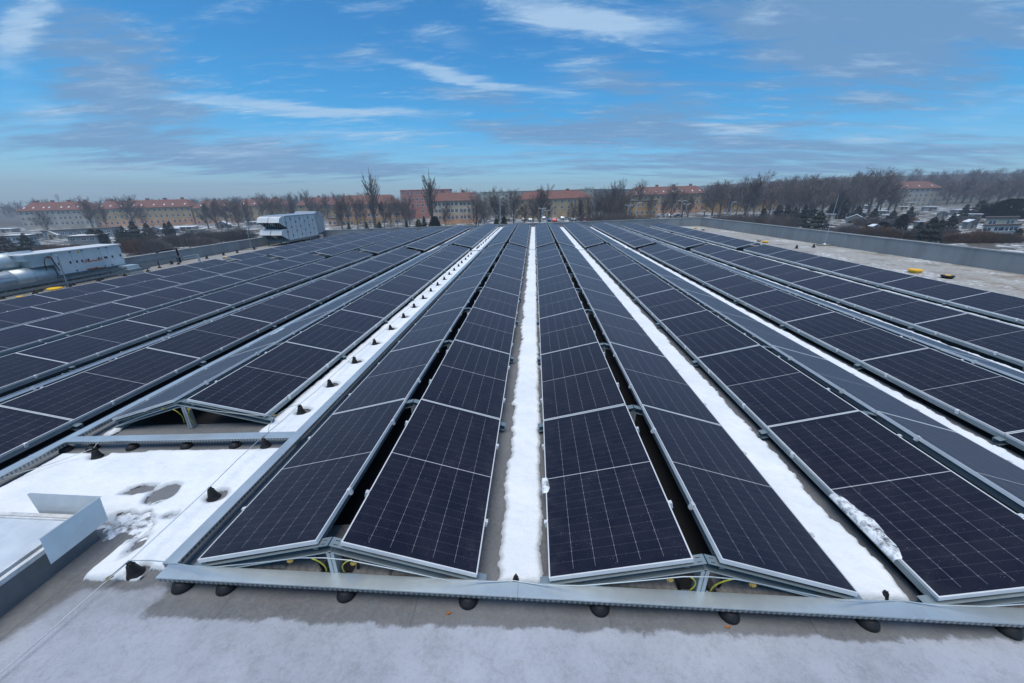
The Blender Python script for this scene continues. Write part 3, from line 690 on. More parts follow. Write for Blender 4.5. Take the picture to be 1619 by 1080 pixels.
rel(m).build('side_deflector', M_sheet, rl)
m = MB(); sheetq(m, (-4.67, .42, .0), (-4.05, .42, .0), (-4.008, .455, .189), (-4.76, .46, .189)); sheetq(m, (-4.76, .46, .189), (-4.008, .455, .189), (-4.008, .475, .185), (-4.76, .48, .185))
rel(m).build('rear_deflector', M_sheet, rl)
tag(rl, 'low rooflight with frosted pane and bent metal deflectors in the near left corner', 'rooflight')
# ------------------------------------------------------------------ ventilation units
M_ahu = simple('unit_panel', (.60, .62, .63), .45, .0, .06, 1.2); M_ahud = simple('unit_cover', (.42, .46, .49), .4, .5, .1, 1.5); M_duct = simple('spiral_duct', (.50, .56, .58), .42, .45, .12, 1.0)
M_rust = simple('copper_pipe', (.36, .12, .04), .6, .2, .4, 12); M_steel = simple('dull_steel', (.20, .23, .25), .5, .7, .15, 4); M_orange = simple('orange_lamp', (.7, .16, .02), .4); M_red = simple('red_valve', (.5, .02, .03), .4)
X1, Y1, Y2, ZB, ZT = -25.0, 16.5, 20.0, -.98, .20
a = empty('ventilation_unit', (X1-.6, (Y1+Y2)/2, zr(X1)))
def loc(e, m): m.v = [tuple(Vector(v)-e.location) for v in m.v]; return m
m = MB(); m.box(X1-1.25, X1-.03, Y1, Y2, ZB+.02, ZT-.02); loc(a, m).build('housing', M_ahud, a)
m = MB(); m.box(X1-1.35, X1+.06, Y1-1.2, Y2+.06, ZT-.018, ZT+.03); loc(a, m).build('roof', M_ahu, a)
m = MB(); m.box(X1-1.3, X1-.0, Y1-1.1, Y1-.002, ZT-.3, ZT-.02); m.box(X1-1.30, X1-.05, Y1-.9, Y1-.003, ZB+.55, ZT-.31); loc(a, m).build('inlet_box', M_duct, a)
ys_ = [Y1, Y1+.78, Y1+1.08, Y1+2.28, Y2]
ys_ = [Y1, Y1+.85, Y1+1.42, Y1+2.3, Y1+2.72, Y2]
for i in range(5):
    m = MB(); zlo = ZB+(.46 if i == 2 else 0)
    m.box(X1-.028, X1, ys_[i]+.008, ys_[i+1]-.008, zlo+.01, ZT-.03)
    p = loc(a, m).build('door_panel', M_ahu, a)
    for yy in (ys_[i]+.16, ys_[i+1]-.16):
        h = MB(); h.box(X1-.005, X1+.03, yy-.03, yy+.03, -.42-.06, -.42+.06); loc(a, h).build('latch', M_blackc, p)
    for yy in (ys_[i]+.03, ys_[i+1]-.03):
        for z in (ZT-.09, zlo+.1):
            h = MB(); h.box(X1-.005, X1+.02, yy-.018, yy+.018, z-.02, z+.02); loc(a, h).build('hinge', M_blackc, p)
m = MB(); m.box(X1-.028, X1+.01, ys_[1]+.5, ys_[3]-.01, ZB+.05, ZB+.44); loc(a, m).build('service_panel', M_ahu, a)
m = MB()
for z, r in ((ZB+.50, .02), (ZB+.06, .025)):
    for k in range(9):
        y = ys_[1]+.45+k*.11; m.tube([(X1+.05, y, z), (X1+.09, y+.05, z+rnd.uniform(-.05, .06)), (X1+.05, y+.11, z+rnd.uniform(-.02, .02))], r, 6)
loc(a, m).build('pipework', M_rust, a)
m = MB(); m.box(X1-1.2, X1-.02, Y1-.1, Y2+.1, ZB-.10, ZB-.005); 
for y in (Y1+.1, Y1+1.7, Y2-.1):
    for x in (X1-.1, X1-1.1): m.box(x-.04, x+.04, y-.04, y+.04, zr(x)-.0, ZB-.1)
loc(a, m).build('base_frame', M_steel, a)
m = MB(); m.box(X1+.0, X1+.03, Y1-.22, Y1-.12, ZT-.26, ZT-.16); loc(a, m).build('warning_light', M_orange, a)
m = MB(); m.box(X1-.001, X1+.012, ys_[2]-.22, ys_[2]-.12, ZT-.20, ZT-.1); loc(a, m).build('sticker', M_yellow, a)
m = MB(); m.tube([(X1+.05, Y1-.5, ZT-.85), (X1+.1, Y1-.48, ZT-.4), (X1+.08, Y1-.36, ZT-.22), (X1+.05, Y1-.1, ZT-.2), (X1+.05, Y1-.04, ZT-.5), (X1+.05, Y1+.05, ZB+.2)], .022, 6); loc(a, m).build('hose', M_blackc, a)
tag(a, 'long low ventilation unit with white doors and copper pipes beside the round ducts', 'ventilation unit')
def duct(x, z, yend, label, zt=0):
    e = empty('air_duct', (x, Y1-1, zr(x))); m = MB(); r = .42
    m.tube([(x, Y1-.1, z), (x, Y1-1.0, z), (x, yend, z)], r, 22)
    tb = loc(e, m); tb.build('pipe', M_duct, e, (0, 0, 0), True)
    m = MB()
    for y in (Y1-.95, Y1-1.9, yend+.02):
        if y >= yend: m.tube([(x, y, z), (x, y-.05, z)], r+.02, 22)
    loc(e, m).build('flange', M_galv, e)
    m = MB(); n = 16; w = .55; A, B = [], []                # transition from round to a flat rectangular mouth
    for k in range(n):
        t = 2*PI*k/n+PI/4; A.append(Vector((x+r*math.cos(t), yend, z+r*math.sin(t)))); c, s = math.cos(t), math.sin(t); q = max(abs(c), abs(s)); B.append(Vector((x+w*c/q, yend-1.5, z-.08+.30*s/q)))
    for k in range(n): m.face([A[k], A[(k+1) % n], B[(k+1) % n], B[k]])
    m.face(B); loc(e, m).build('transition', M_ahud, e)
    m = MB()
    for y in (Y1-.6, Y1-1.8, yend-.6):
        m.box(x-.45, x+.45, y-.03, y+.03, z-r-.06, z-r-.01); m.box(x-.45, x-.40, y-.03, y+.03, zr(x), z-r-.06); m.box(x+.40, x+.45, y-.03, y+.03, zr(x), z-r-.06)
    loc(e, m).build('bracket', M_steel, e); return tag(e, label, 'air duct')
duct(-25.42, -.86, Y1-1.75, 'lower front round galvanised duct at the left ventilation unit'); duct(-26.0, -.10, Y1-1.9, 'upper rear round galvanised duct at the left ventilation unit')
def ladder(y0, y1, x, z, label, w=.35):
    e = empty('cable_ladder', (x, y0, zr(x))); m = MB()
    for s in (-w/2, w/2): m.box(x+s-.012, x+s+.012, y0, y1, z-.05, z+.05)
    loc(e, m).build('side_rail', M_steel, e); m = MB(); y = y0+.15
    while y < y1: m.box(x-w/2+.013, x+w/2-.013, y, y+.03, z-.02, z+.0); y += .3
    loc(e, m).build('rung', M_steel, e); m = MB(); y = y0+.3
    while y < y1+.1: m.box(x-.02, x+.02, y-.02, y+.02, zr(x)+.05, z-.05); m.lathe([(.11, 0), (.11, .03), (.07, .09)], 10, (x, y, zr(x))); y += 1.45
    loc(e, m).build('support', M_rubber, e); return tag(e, label, 'cable ladder')
ladder(9.0, 19.8, -24.55, -1.12, 'steel cable ladder on black feet in front of the ventilation ducts'); ladder(20.2, 23.5, -24.9, -1.02, 'steel cable ladder running right of the left ventilation unit'); ladder(8.5, 20.5, -24.15, -1.28, 'lower steel cable ladder nearest the outermost left panels', .2)
m = MB(); m.box(-25.1, -24.2, 19.35, 20.15, zr(-24.6), zr(-24.6)+.32); m.box(-25.12, -24.18, 19.33, 20.17, zr(-24.6)+.321, zr(-24.6)+.35); m.box(-24.9, -24.3, 19.4, 20.1, zr(-24.6)+.351, -.99)
tag(m.build('unit_plinth', M_duct), 'galvanised box plinth under the right end of the left ventilation unit', 'plinth')
m = MB(); m.tube([(-24.0, 15.9, zr(-24)), (-24.3, 16.2, .05), (-24.6, 16.4, .12)], .03, 8); tag(m.build('stay_pole', M_steel), 'leaning grey steel pole in front of the left ventilation unit', 'pole')
m = MB(); m.tube([(-25.7, 24.4, zr(-25.7)), (-25.7, 24.4, -.62), (-25.8, 23.3, -.60), (-25.9, 23.0, -.68)], .07, 8); tag(m.build('vent_pipe', M_rubber, None, (0, 0, 0), True), 'bent black pipe against the left parapet', 'pipe')
m = MB()
for z in (-1.15, -1.0): m.beam((-24.2, 23.2, z), (-24.2, 24.4, z), .05, .05)
m.box(-24.25, -24.15, 24.35, 24.45, zr(-24.2), -.98); tag(m.build('pipe_stand', M_galv), 'short galvanised stand at the end of the cable ladder', 'stand')
# large unit with rain hoods
X2, Y3, Y4, Z3, Z4 = -23.75, 34.7, 40.1, -1.10, 1.16
a = empty('ventilation_unit', (X2-1.1, (Y3+Y4)/2, zr(X2)))
m = MB(); m.box(X2-2.2, X2-.03, Y3, Y4, Z3, Z4-.02); loc(a, m).build('housing', M_ahud, a)
m = MB(); m.box(X2-2.25, X2+.03, Y3-.03, Y4+.03, Z4-.018, Z4+.03); loc(a, m).build('roof', M_ahud, a)
nd = 7
for i in range(nd):
    y0, y1 = Y3+(Y4-Y3)*i/nd, Y3+(Y4-Y3)*(i+1)/nd; m = MB(); m.box(X2-.028, X2, y0+.015, y1-.015, Z3+.03, Z4-.04); p = loc(a, m).build('door_panel', M_ahu, a)
    for z in ([.85, .1, -.7] if i % 2 else [.55, -.3]):
        h = MB(); h.box(X2-.005, X2+.04, y0-.05, y0+.07, z-.06, z+.06); loc(a, h).build('hinge', M_blackc, p)
    m = MB(); m.box(X2-.028, X2+.002, y0-.0145, y0+.0145, Z3+.03, Z4-.04); loc(a, m).build('joint', M_dark, a)
def hood(x0, x1, z):
    m = MB(); prof = [(0, .62), (-.35, .60), (-.75, .42), (-.85, .30), (-.85, .0), (0, -.08)]
    prof = [(0, .60), (-.45, .60), (-.85, .48), (-1.05, .08)]
    P0 = [Vector((x0, Y3+a_, z+b_)) for a_, b_ in prof]; P1 = [Vector((x1, Y3+a_, z+b_)) for a_, b_ in prof]
    for i in range(3): m.face([P0[i], P1[i], P1[i+1], P0[i+1]])
    m.face([*P0, Vector((x0, Y3, z-.42))]); m.face([*P1[::-1], Vector((x1, Y3, z-.42))][::-1]); h = loc(a, m).build('rain_hood', M_ahu, a)
    m = MB()
    for k in range(5): xx = x0+(x1-x0)*(k+.5)/5; m.box(xx-.03, xx+.03, Y3-.25, Y3-.19, z-.40, z+.5)
    loc(a, m).build('louvre', M_steel, h)
m = MB(); m.box(X2-2.15, X2-.05, Y3-.02, Y3-.002, Z3+.05, Z4-.1); loc(a, m).build('intake_grille', M_dark, a)
for z in (.52, -.62):
    for x0 in (X2-2.18, X2-1.07): hood(x0, x0+1.05, z)
m = MB(); n = 8; w0, w1 = X2-2.2, X2+.12
arc = [(Y4-.2, Z4+.02), (Y4-.15, Z4+.14), (Y4+.1, Z4+.24), (Y4+.75, Z4+.20), (Y4+1.1, Z4-.05), (Y4+1.3, Z4-.6), (Y4+1.3, Z3+.35), (Y4-.0, Z3+.2)]
A = [Vector((w0, y, z)) for y, z in arc]; B = [Vector((w1, y, z)) for y, z in arc]
for i in range(len(arc)): j = (i+1) % len(arc); m.face([A[i], B[i], B[j], A[j]])
m.face(A); m.face(B[::-1]); loc(a, m).build('end_cowl', M_ahud, a)
m = MB(); m.box(X2-2.2, X2+.0, Y3-.3, Y4+.2, Z3-.14, Z3-.01)
for y in (Y3-.2, Y3+1.8, Y3+3.6, Y4):
    for x in (X2-.1, X2-2.1): m.box(x-.05, x+.05, y-.05, y+.05, zr(x), Z3-.14)
loc(a, m).build('base_frame', M_steel, a)
m = MB(); m.box(X2+.05, X2+.3, Y4-.1, Y4+.35, zr(X2), zr(X2)+.45); loc(a, m).build('pump_box', M_duct, a)
m = MB(); m.lathe([(.07, 0), (.09, .08), (.05, .16)], 10, (X2+.25, Y4-.3, zr(X2)+.2)); loc(a, m).build('valve', M_red, a)
tag(a, 'tall ventilation unit with four rain hoods and seven doors near the far left corner', 'ventilation unit')
# ------------------------------------------------------------------ yellow and black ballast bowls, lightning rods
def onroof(x, y, z=None):
    d = ray(x, y); zz0 = -.2
    for i in range(60):
        t = (zz0-CAM.z)/d.z; p = CAM+d*t; zz0 = .5*zz0+.5*zr(p.x)
    return Vector((p.x, p.y, zr(p.x)))
def bowl(x, y, w, col, label):
    p = onroof(x, y); e = empty('roof_marker', p); t = (p-CAM).dot(_f); r = w/F*t/2
    m = MB(); m.lathe([(r*.62, 0), (r*.70, .02), (r*.98, r*.42), (r*1.0, r*.52), (r*.9, r*.53)], 20); m.build('bowl', M_yellow if col == 'y' else M_rubber, e, (0, 0, 0), True)
    m = MB(); m.lathe([(r*.88, r*.531), (r*.86, r*.56), (r*.3, r*.60)], 20); m.build('cap', M_yellow, e) if col == 'y' else MB().lathe([(r*.45, r*.531), (r*.42, r*.62), (r*.1, r*.64)], 12).build('cap', M_yellow, e)
    return tag(e, label, 'roof marker')
for a_ in [(1446, 431, 19, 'y', 'largest yellow plastic bowl on the pale roof at right'), (1497, 440, 17, 'b', 'black bowl with yellow cap nearest the right edge of the photo'), (1209.5, 384, 9.5, 'y', 'yellow bowl beside the walkway gap of the outermost right row'), (1199.5, 382, 6.5, 'b', 'small black bowl beside the walkway gap of the outermost right row'),
           (1099.5, 362, 5.5, 'y', 'farthest yellow bowl near the far right roof corner'), (1111.5, 364, 5, 'b', 'farthest black bowl near the far right roof corner'),
           (88, 460, 18, 'y', 'large yellow bowl beyond the outermost left panels'), (32, 470.5, 8, 'y', 'small yellow bowl at the left photo edge beyond the panels'), (359, 408, 8, 'y', 'small yellow bowl beside the walkway gap of the outermost left row')]: bowl(*a_)
def rod(x, y, ytop, label, base=True):
    p = onroof(x, y); e = empty('lightning_rod', p); t = (p-CAM).dot(_f)
    d = ray(x, ytop); hgt = CAM.z+d.z*(p.y-CAM.y)/d.y-p.z
    m = MB(); m.tube([(0, 0, .08), (0, 0, hgt*.55), (0, 0, hgt)], [.020, .016, .009], 8); m.build('rod', M_galv, e)
    m = MB(); m.box(-.40, .40, -.22, .22, .0, .07); m.build('base_slab', M_conc, e)
    if base:
        m = MB(); m.lathe([(.10, .071), (.10, .10), (.05, .15)], 12); m.build('socket', M_alu, e)
        m = MB(); m.lathe([(.09, 0), (.07, .14), (.04, .2)], 12, (.52, .08, 0)); m.build('holder', M_rubber, e)
    return tag(e, label, 'lightning rod')
rod(1303, 388.5, 307, 'tall thin lightning rod on a slab on the pale roof at right'); rod(398, 394, 318, 'tall thin lightning rod beside the left parapet near the hooded unit', False)
e = empty('lightning_rod', (-3.4, 22.3, -.2)); MB().tube([(0, 0, .1), (0, 0, 1.35)], .006, 6).build('rod', M_galv, e); MB().lathe([(.06, 0), (.05, .1)], 10).build('base_slab', M_rubber, e); tag(e, 'short thin rod standing in the cone corridor at the walkway gap', 'lightning rod')
m = MB(); m.v = []; n = 9
pts = [Vector((.022*math.cos(2*PI*k/n)*(1+.3*math.sin(3*k)), .011*math.sin(2*PI*k/n)*(1+.2*math.cos(5*k)), .004+.006*math.sin(2*k))) for k in range(n)]
m.face(pts); m.face([p+Vector((0, 0, -.003)) for p in pts][::-1]); M_leaf = simple('dry_leaf', (.33, .12, .03), .7)
lf = m.mesh('fallen_leaf', M_leaf)
tag(link('fallen_leaf', lf, None, (-.50, -.185, -.195), (0, 0, .3)), 'small orange dry leaf on the roof left of centre below the tray', 'leaf'); tag(link('fallen_leaf', lf, None, (1.66, -.17, -.192), (0.2, 0, .1)), 'orange leaf beside a black rubber foot right of centre', 'leaf')
# ------------------------------------------------------------------ the ground beyond the roof
def hill(x, y): return 26*max(0, min(1, (y-330+.0*x)/260))*max(0, min(1, (x-150)/260))
def gz(x, y):
    xx = max(-600, min(600, x)); return -8.6+.0225*xx+hill(x, y)
def ground(x, y, t0=None):                                 # where the sight line through (x, y) meets the ground
    d = ray(x, y); t = 20.0
    for i in range(4000):
        p = CAM+d*t
        if p.z < gz(p.x, p.y): break
        t *= 1.004
    return Vector((p.x, p.y, gz(p.x, p.y))), (p-CAM).dot(_f)
def ground_mat():
    t = NT('winter_ground', (.1, .09, .07), .95); n1 = t.noise(.035, 7, .65); n2 = t.noise(.22, 7, .7); n3 = t.noise(1.4, 5, .7)
    b = t.mix(t.rng(n2, .35, .65), (.055, .048, .036), (.105, .095, .065)); b = t.mix(t.rng(n1, .45, .6), b, (.085, .075, .062))
    s = t.math('MULTIPLY', t.rng(n2, .50, .57), t.rng(n3, .36, .5)); s = t.math('MULTIPLY', s, t.rng(t.xyz()[1], 290, 220)); b = t.mix(t.math('MULTIPLY', s, .85), b, (.66, .70, .74)); t.color(b); return t.m
me = bpy.data.meshes.new('ground'); V, Fc = [], []; gx = [-1500, -1200, -800, -600]+[-560+40*i for i in range(29)]+[600, 800, 1200, 1500]; gy = [-60, -20]+[20+40*i for i in range(22)]+[1000, 1500]
for y in gy:
    for x in gx: V.append((x, y, gz(x, y)))
for j in range(len(gy)-1):
    for i in range(len(gx)-1): q = j*len(gx)+i; Fc.append((q, q+1, q+1+len(gx), q+len(gx)))
me.from_pydata(V, [], Fc); me.materials.append(ground_mat()); me.polygons.foreach_set('use_smooth', [True]*len(Fc)); tag(link('ground', me), None, kind='structure')
M_asph = simple('asphalt', (.09, .09, .095), .9, 0, .2, .2)
# car park beyond the far parapet
m = MB(); P = [(-18, 118), (62, 110), (70, 172), (-22, 180)]; m.face([(x, y, gz(x, y)+.05) for x, y in P]); tag(m.build('car_park', M_asph), None, kind='structure')
# ------------------------------------------------------------------ town buildings
def facade_mat(name, c, c2=None):
    t = NT(name, c, .85); n = t.noise(.25, 5, .6); n2 = t.noise(1.5, 5, .7, t.vec('Object', (1, 1, .25)))
    b = t.mix(t.rng(n, .3, .7), tuple(q*.85 for q in c), tuple(min(1, q*1.1) for q in c)); b = t.mix(t.math('MULTIPLY', t.rng(n2, .5, .75), .3), b, tuple(q*.55 for q in c)); t.color(b); return t.m
def tile_mat():
    t = NT('red_roof_tiles', (.32, .08, .05), .85); n = t.noise(.4, 5, .7); n2 = t.noise(3, 5, .7)
    b = t.mix(t.rng(n, .3, .7), (.145, .052, .040), (.215, .075, .052)); b = t.mix(t.math('MULTIPLY', t.rng(n2, .45, .7), .5), b, (.12, .05, .04)); oi = t.n.new('ShaderNodeObjectInfo'); b = t.mix(t.math('MULTIPLY', oi.outputs['Random'], .55), b, (.15, .09, .07)); t.color(b); return t.m
M_tile = tile_mat(); M_flat = simple('flat_roof', (.12, .12, .12), .9, 0, .2, .4); M_srf = simple('snowy_roof', (.72, .76, .80), .9, 0, .06, .6)
M_wf = simple('window_frame', (.62, .64, .66), .6); M_wp = NT('window_pane', (.035, .045, .06), .15).m; M_chim = simple('chimney_brick', (.24, .10, .07), .9); M_eave = simple('dark_eaves', (.10, .075, .065), .8)
FC = {k: facade_mat('facade_'+k, c) for k, c in dict(ochre=(.50, .35, .18), orange=(.66, .34, .18), salmon=(.52, .20, .14), cream=(.66, .50, .33), beige=(.46, .41, .33), grey=(.25, .26, .25), pale=(.42, .40, .30), amber=(.46, .27, .10), white=(.55, .55, .53)).items()}
def win_mesh(w, h):
    m = MB(); m.box(-w/2, w/2, -.06, .05, -h/2, h/2, 0)
    k = 2; fw = .10
    for i in range(k):
        a = -w/2+fw+i*(w-fw)/k; b = a+(w-fw)/k-fw
        m.box(a, b, -.07, -.058, -h/2+fw, h*.16, 1); m.box(a, b, -.07, -.058, h*.16+fw*.8, h/2-fw, 1)
    m.box(-w/2-.1, w/2+.1, -.16, -.062, -h/2-.08, -h/2, 0); return m.mesh('window', [M_wf, M_wp])
WM = win_mesh(1.35, 1.6)
def skyl_mesh(): m = MB(); m.box(-.4, .4, -.6, .6, 0, .08); return m.mesh('roof_window', M_wf)
SK = skyl_mesh()
def town(x0, x1, ye0, ye1, yb0, yb1, t0, t1, wall, label, name='apartment_building', cat='building', base_wall=None, storeys=3, ncol=10, roof='hip', rise=4.2, depth=12, skylights=4, chimneys=3, over=.7, skip=None):
    """a block whose front runs between two sight lines; eaves and base heights taken from the same lines"""
    E0, E1 = at(x0, ye0, t0), at(x1, ye1, t1); B0, B1 = at(x0, yb0, t0), at(x1, yb1, t1)
    z0, z1 = B0.z-2.5, B1.z-2.5; P0 = Vector((E0.x, E0.y, 0)); P1 = Vector((E1.x, E1.y, 0)); D = P1-P0; ln = D.length; D.normalize(); N = Vector((-D.y, D.x, 0))
    if N.y < 0: N = -N
    e = empty(name, (P0.x, P0.y, min(z0, z1)), (0, 0, math.atan2(D.y, D.x)))
    sE = (E1.z-E0.z)/ln; oz = -min(z0, z1); zE = E0.z+oz; zb0, zb1 = z0+oz, z1+oz
    def P(u, v, z): return (u, v, z+sE*u)
    m = MB(); bh = (B0.z+oz)+ (0)
    fh = (zE-bh)/storeys; zs = bh+fh*.95
    def wallring(m, za, zb_, follow=True):
        c = [(0, 0), (ln, 0), (ln, depth), (0, depth)]
        for i in range(4):
            (a0, b0), (a1, b1) = c[i], c[(i+1) % 4]
            la = P(a0, b0, za) if za is not None else (a0, b0, 0); lb = P(a1, b1, za) if za is not None else (a1, b1, 0); m.face([la, lb, P(a1, b1, zb_), P(a0, b0, zb_)])
    if base_wall:
        wallring(m, None, zs); m.build('ground_floor', FC[base_wall], e); m = MB(); wallring(m, zs, zE); m.build('wall', FC[wall], e)
    else: wallring(m, None, zE); m.build('wall', FC[wall], e)
    m = MB(); o = over
    if roof == 'hip':
        h = rise; dd = depth/2; A = [P(-o, -o, zE), P(ln+o, -o, zE), P(ln+o, depth+o, zE), P(-o, depth+o, zE)]; R0, R1 = P(dd*.75, dd, zE+h), P(ln-dd*.75, dd, zE+h)
        m.face([A[0], A[1], R1, R0]); m.face([A[1], A[2], R1]); m.face([A[2], A[3], R0, R1]); m.face([A[3], A[0], R0]); rf = m.build('roof', M_tile, e)
        m = MB(); m.face([A[3], A[2], A[1], A[0]]); B = [(q[0], q[1], q[2]-.3) for q in A]
        for i in range(4): m.face([B[i], B[(i+1) % 4], A[(i+1) % 4], A[i]])
        m.build('eaves', M_eave, e)
        for k in range(chimneys):
            u = ln*(k+.7)/(chimneys+.4); c = MB(); T = Matrix.Translation(P(u, dd+.6, zE+h-.8)); c.box(-.8, .8, -.35, .35, 0, 1.9, 0, T); c.build('chimney', M_chim, rf)
        for k in range(skylights):
            u = ln*(k+.6)/(skylights+.2)+rnd.uniform(-1, 1); q = .35; s = link('roof_window', SK, rf, P(u, -o+(dd+o)*q, zE+h*q+.02), (math.atan2(h, dd+o), 0, 0))
    else:
        mt = M_srf if roof == 'snow' else M_flat
        m.face([P(-.3, -.3, zE+.4), P(ln+.3, -.3, zE+.4), P(ln+.3, depth, zE+.4), P(-.3, depth, zE+.4)])
        rf = m.build('roof', mt, e); m = MB()
        for a_, b_ in (((-.3, -.3), (ln+.3, -.3)), ((ln+.3, -.3), (ln+.3, depth)), ((ln+.3, depth), (-.3, depth)), ((-.3, depth), (-.3, -.3))): m.face([P(*a_, zE), P(*b_, zE), P(*b_, zE+.396), P(*a_, zE+.396)])
        m.build('fascia', FC[wall] if roof == 'flatlight' else M_eave, e)
    n = 0
    for r in range(storeys):
        for c in range(ncol):
            if skip and skip(r, c): continue
            if n >= 98: break
            u = ln*(c+.5)/ncol+(.35 if (c % 3) == 1 else 0); z = bh+fh*(r+.55)
            w = link('window', WM, e, P(u, 0, z)); w.scale = (1, 1, min(1.15, fh/2.9)); n += 1
    # side windows on the end walls
    for r in range(storeys):
        for (uu, rz) in ((0, -PI/2), (ln, PI/2)):
            for v in (.3, .7): w = link('window', WM, e, P(uu, depth*v, bh+fh*(r+.55)), (0, 0, rz)); w.scale = (1, 1, min(1.15, fh/2.9))
    return tag(e, label, cat)
G1 = 'red roofed apartment blocks across the background'
town(27, 143, 334, 331, 360, 358.5, 224, 230, 'beige', 'pale grey-beige three storey apartment block with red roof at far left', storeys=3, ncol=14, rise=4.6, skylights=8, chimneys=4)
town(146, 300, 330.8, 326.3, 359, 357, 232, 238, 'ochre', 'long ochre apartment block with orange ground floor and red roof at left', base_wall='orange', storeys=3, ncol=17, rise=4.4, skylights=9, chimneys=5)
town(304, 366, 329.5, 327.5, 357, 355.5, 235, 240, 'ochre', 'ochre block with hipped red roof right of the long left block', base_wall='orange', storeys=3, ncol=7, rise=4.2, skylights=3, chimneys=1)
town(369, 453, 326, 324, 353, 351, 246, 250, 'ochre', 'ochre red roofed block behind the bare trees above the hooded unit', storeys=3, ncol=8, rise=3.9, skylights=4, chimneys=2)
town(470, 534, 325, 323.5, 347, 346, 270, 275, 'ochre', 'yellow block with pointed red roof left of the orange school', storeys=3, ncol=6, rise=5.2, skylights=2, chimneys=1)
town(527, 632, 324.3, 321.5, 360, 357.5, 190, 196, 'orange', 'peach orange three storey school with red roof behind the left poplar', name='school', base_wall='amber', storeys=3, ncol=15, rise=4.4, skylights=0, chimneys=1, skip=lambda r, c: c in (4, 9) and r == 0)
town(518, 530, 346, 346, 360, 360, 186, 186, 'orange', 'low flat orange annexe at the left end of the school', name='annexe', roof='flat', storeys=1, ncol=2, depth=10)
town(632.5, 713, 301.6, 299.6, 350, 348, 235, 238, 'salmon', 'tall salmon brick block with flat roof rising behind the right poplar', storeys=5, ncol=11, roof='flatlight', depth=16, skip=lambda r, c: r < 2 and c % 2)
town(700, 752, 306, 305, 350, 348, 242, 244, 'salmon', 'lower salmon wing right of the tall salmon block', name='wing', storeys=4, ncol=7, roof='flatlight', depth=14)
town(677.5, 757, 318.3, 316.6, 351, 350, 176, 180, 'cream', 'cream building with peach ground floor and red roof right of the right poplar', base_wall='orange', storeys=3, ncol=12, rise=3.6, skylights=0, chimneys=2, name='school')
town(760, 940, 304.5, 299.5, 338, 334, 300, 306, 'pale', 'long pale flat-roofed block behind the yellow building near the centre', storeys=5, ncol=18, roof='flatlight', depth=12)
town(821, 934.5, 315.8, 312.2, 345, 342, 205, 210, 'ochre', 'yellow ochre apartment block with hipped orange-red roof near the centre', storeys=3, ncol=11, rise=3.9, skylights=0, chimneys=2, skip=lambda r, c: c == 6 and r == 0)
town(940, 1004, 300, 300, 334, 334, 305, 312, 'grey', 'blue-grey flat-roofed block half hidden behind dense bare trees', storeys=4, ncol=7, roof='flat', depth=12)
town(967, 1039, 319.5, 318, 344, 341, 188, 190, 'amber', 'low two storey yellow building with dark flat roof right of centre', storeys=2, ncol=8, roof='flat', depth=12)
town(998, 1118, 308.8, 305, 338, 334, 222, 226, 'ochre', 'long yellow block with red roof and orange ground floor right of centre', base_wall='orange', storeys=3, ncol=13, rise=4.3, skylights=8, chimneys=4)
town(1137, 1230, 317.5, 314.5, 340, 338, 215, 222, 'amber', 'low orange-yellow building behind bare trees right of the red roofed block', storeys=2, ncol=12, roof='flat', depth=12)
town(1235, 1345, 301, 300, 330, 328, 275, 280, 'grey', 'grey block with dull red roof hidden by the dense trees at right', storeys=3, ncol=10, rise=4.4, skylights=2)
town(1362, 1489, 300, 296.8, 331, 324.5, 235, 240, 'beige', 'grey-beige four storey block with bright red roof at right', storeys=4, ncol=15, rise=4.2, skylights=6, chimneys=3)
town(66, 176, 366.5, 361, 376, 372, 150, 155, 'grey', 'long low grey shed with small dark openings below the left blocks', name='shed', roof='flat', storeys=1, ncol=9, depth=5)
town(106, 152, 375.5, 373.5, 384, 383, 120, 122, 'grey', 'low shed with snow covered flat roof at left', name='shed', roof='snow', storeys=1, ncol=3, depth=6)
town(6, 44, 374.5, 373.5, 384, 383, 118, 120, 'white', 'white garage with red brown doors at the left photo edge', name='garage', roof='snow', storeys=1, ncol=4, depth=4)
town(1556, 1612, 358, 356.5, 369, 368, 91, 87, 'white', 'white ground floor part of the allotment house at right edge', name='allotment_house', roof='flat', storeys=1, ncol=4, depth=3.5)
town(1560, 1609, 345.5, 345, 362, 361, 94, 90.5, 'pale', 'pale yellow upper storey of the flat-roofed house at right edge', name='allotment_house', roof='flat', storeys=1, ncol=2, depth=3)
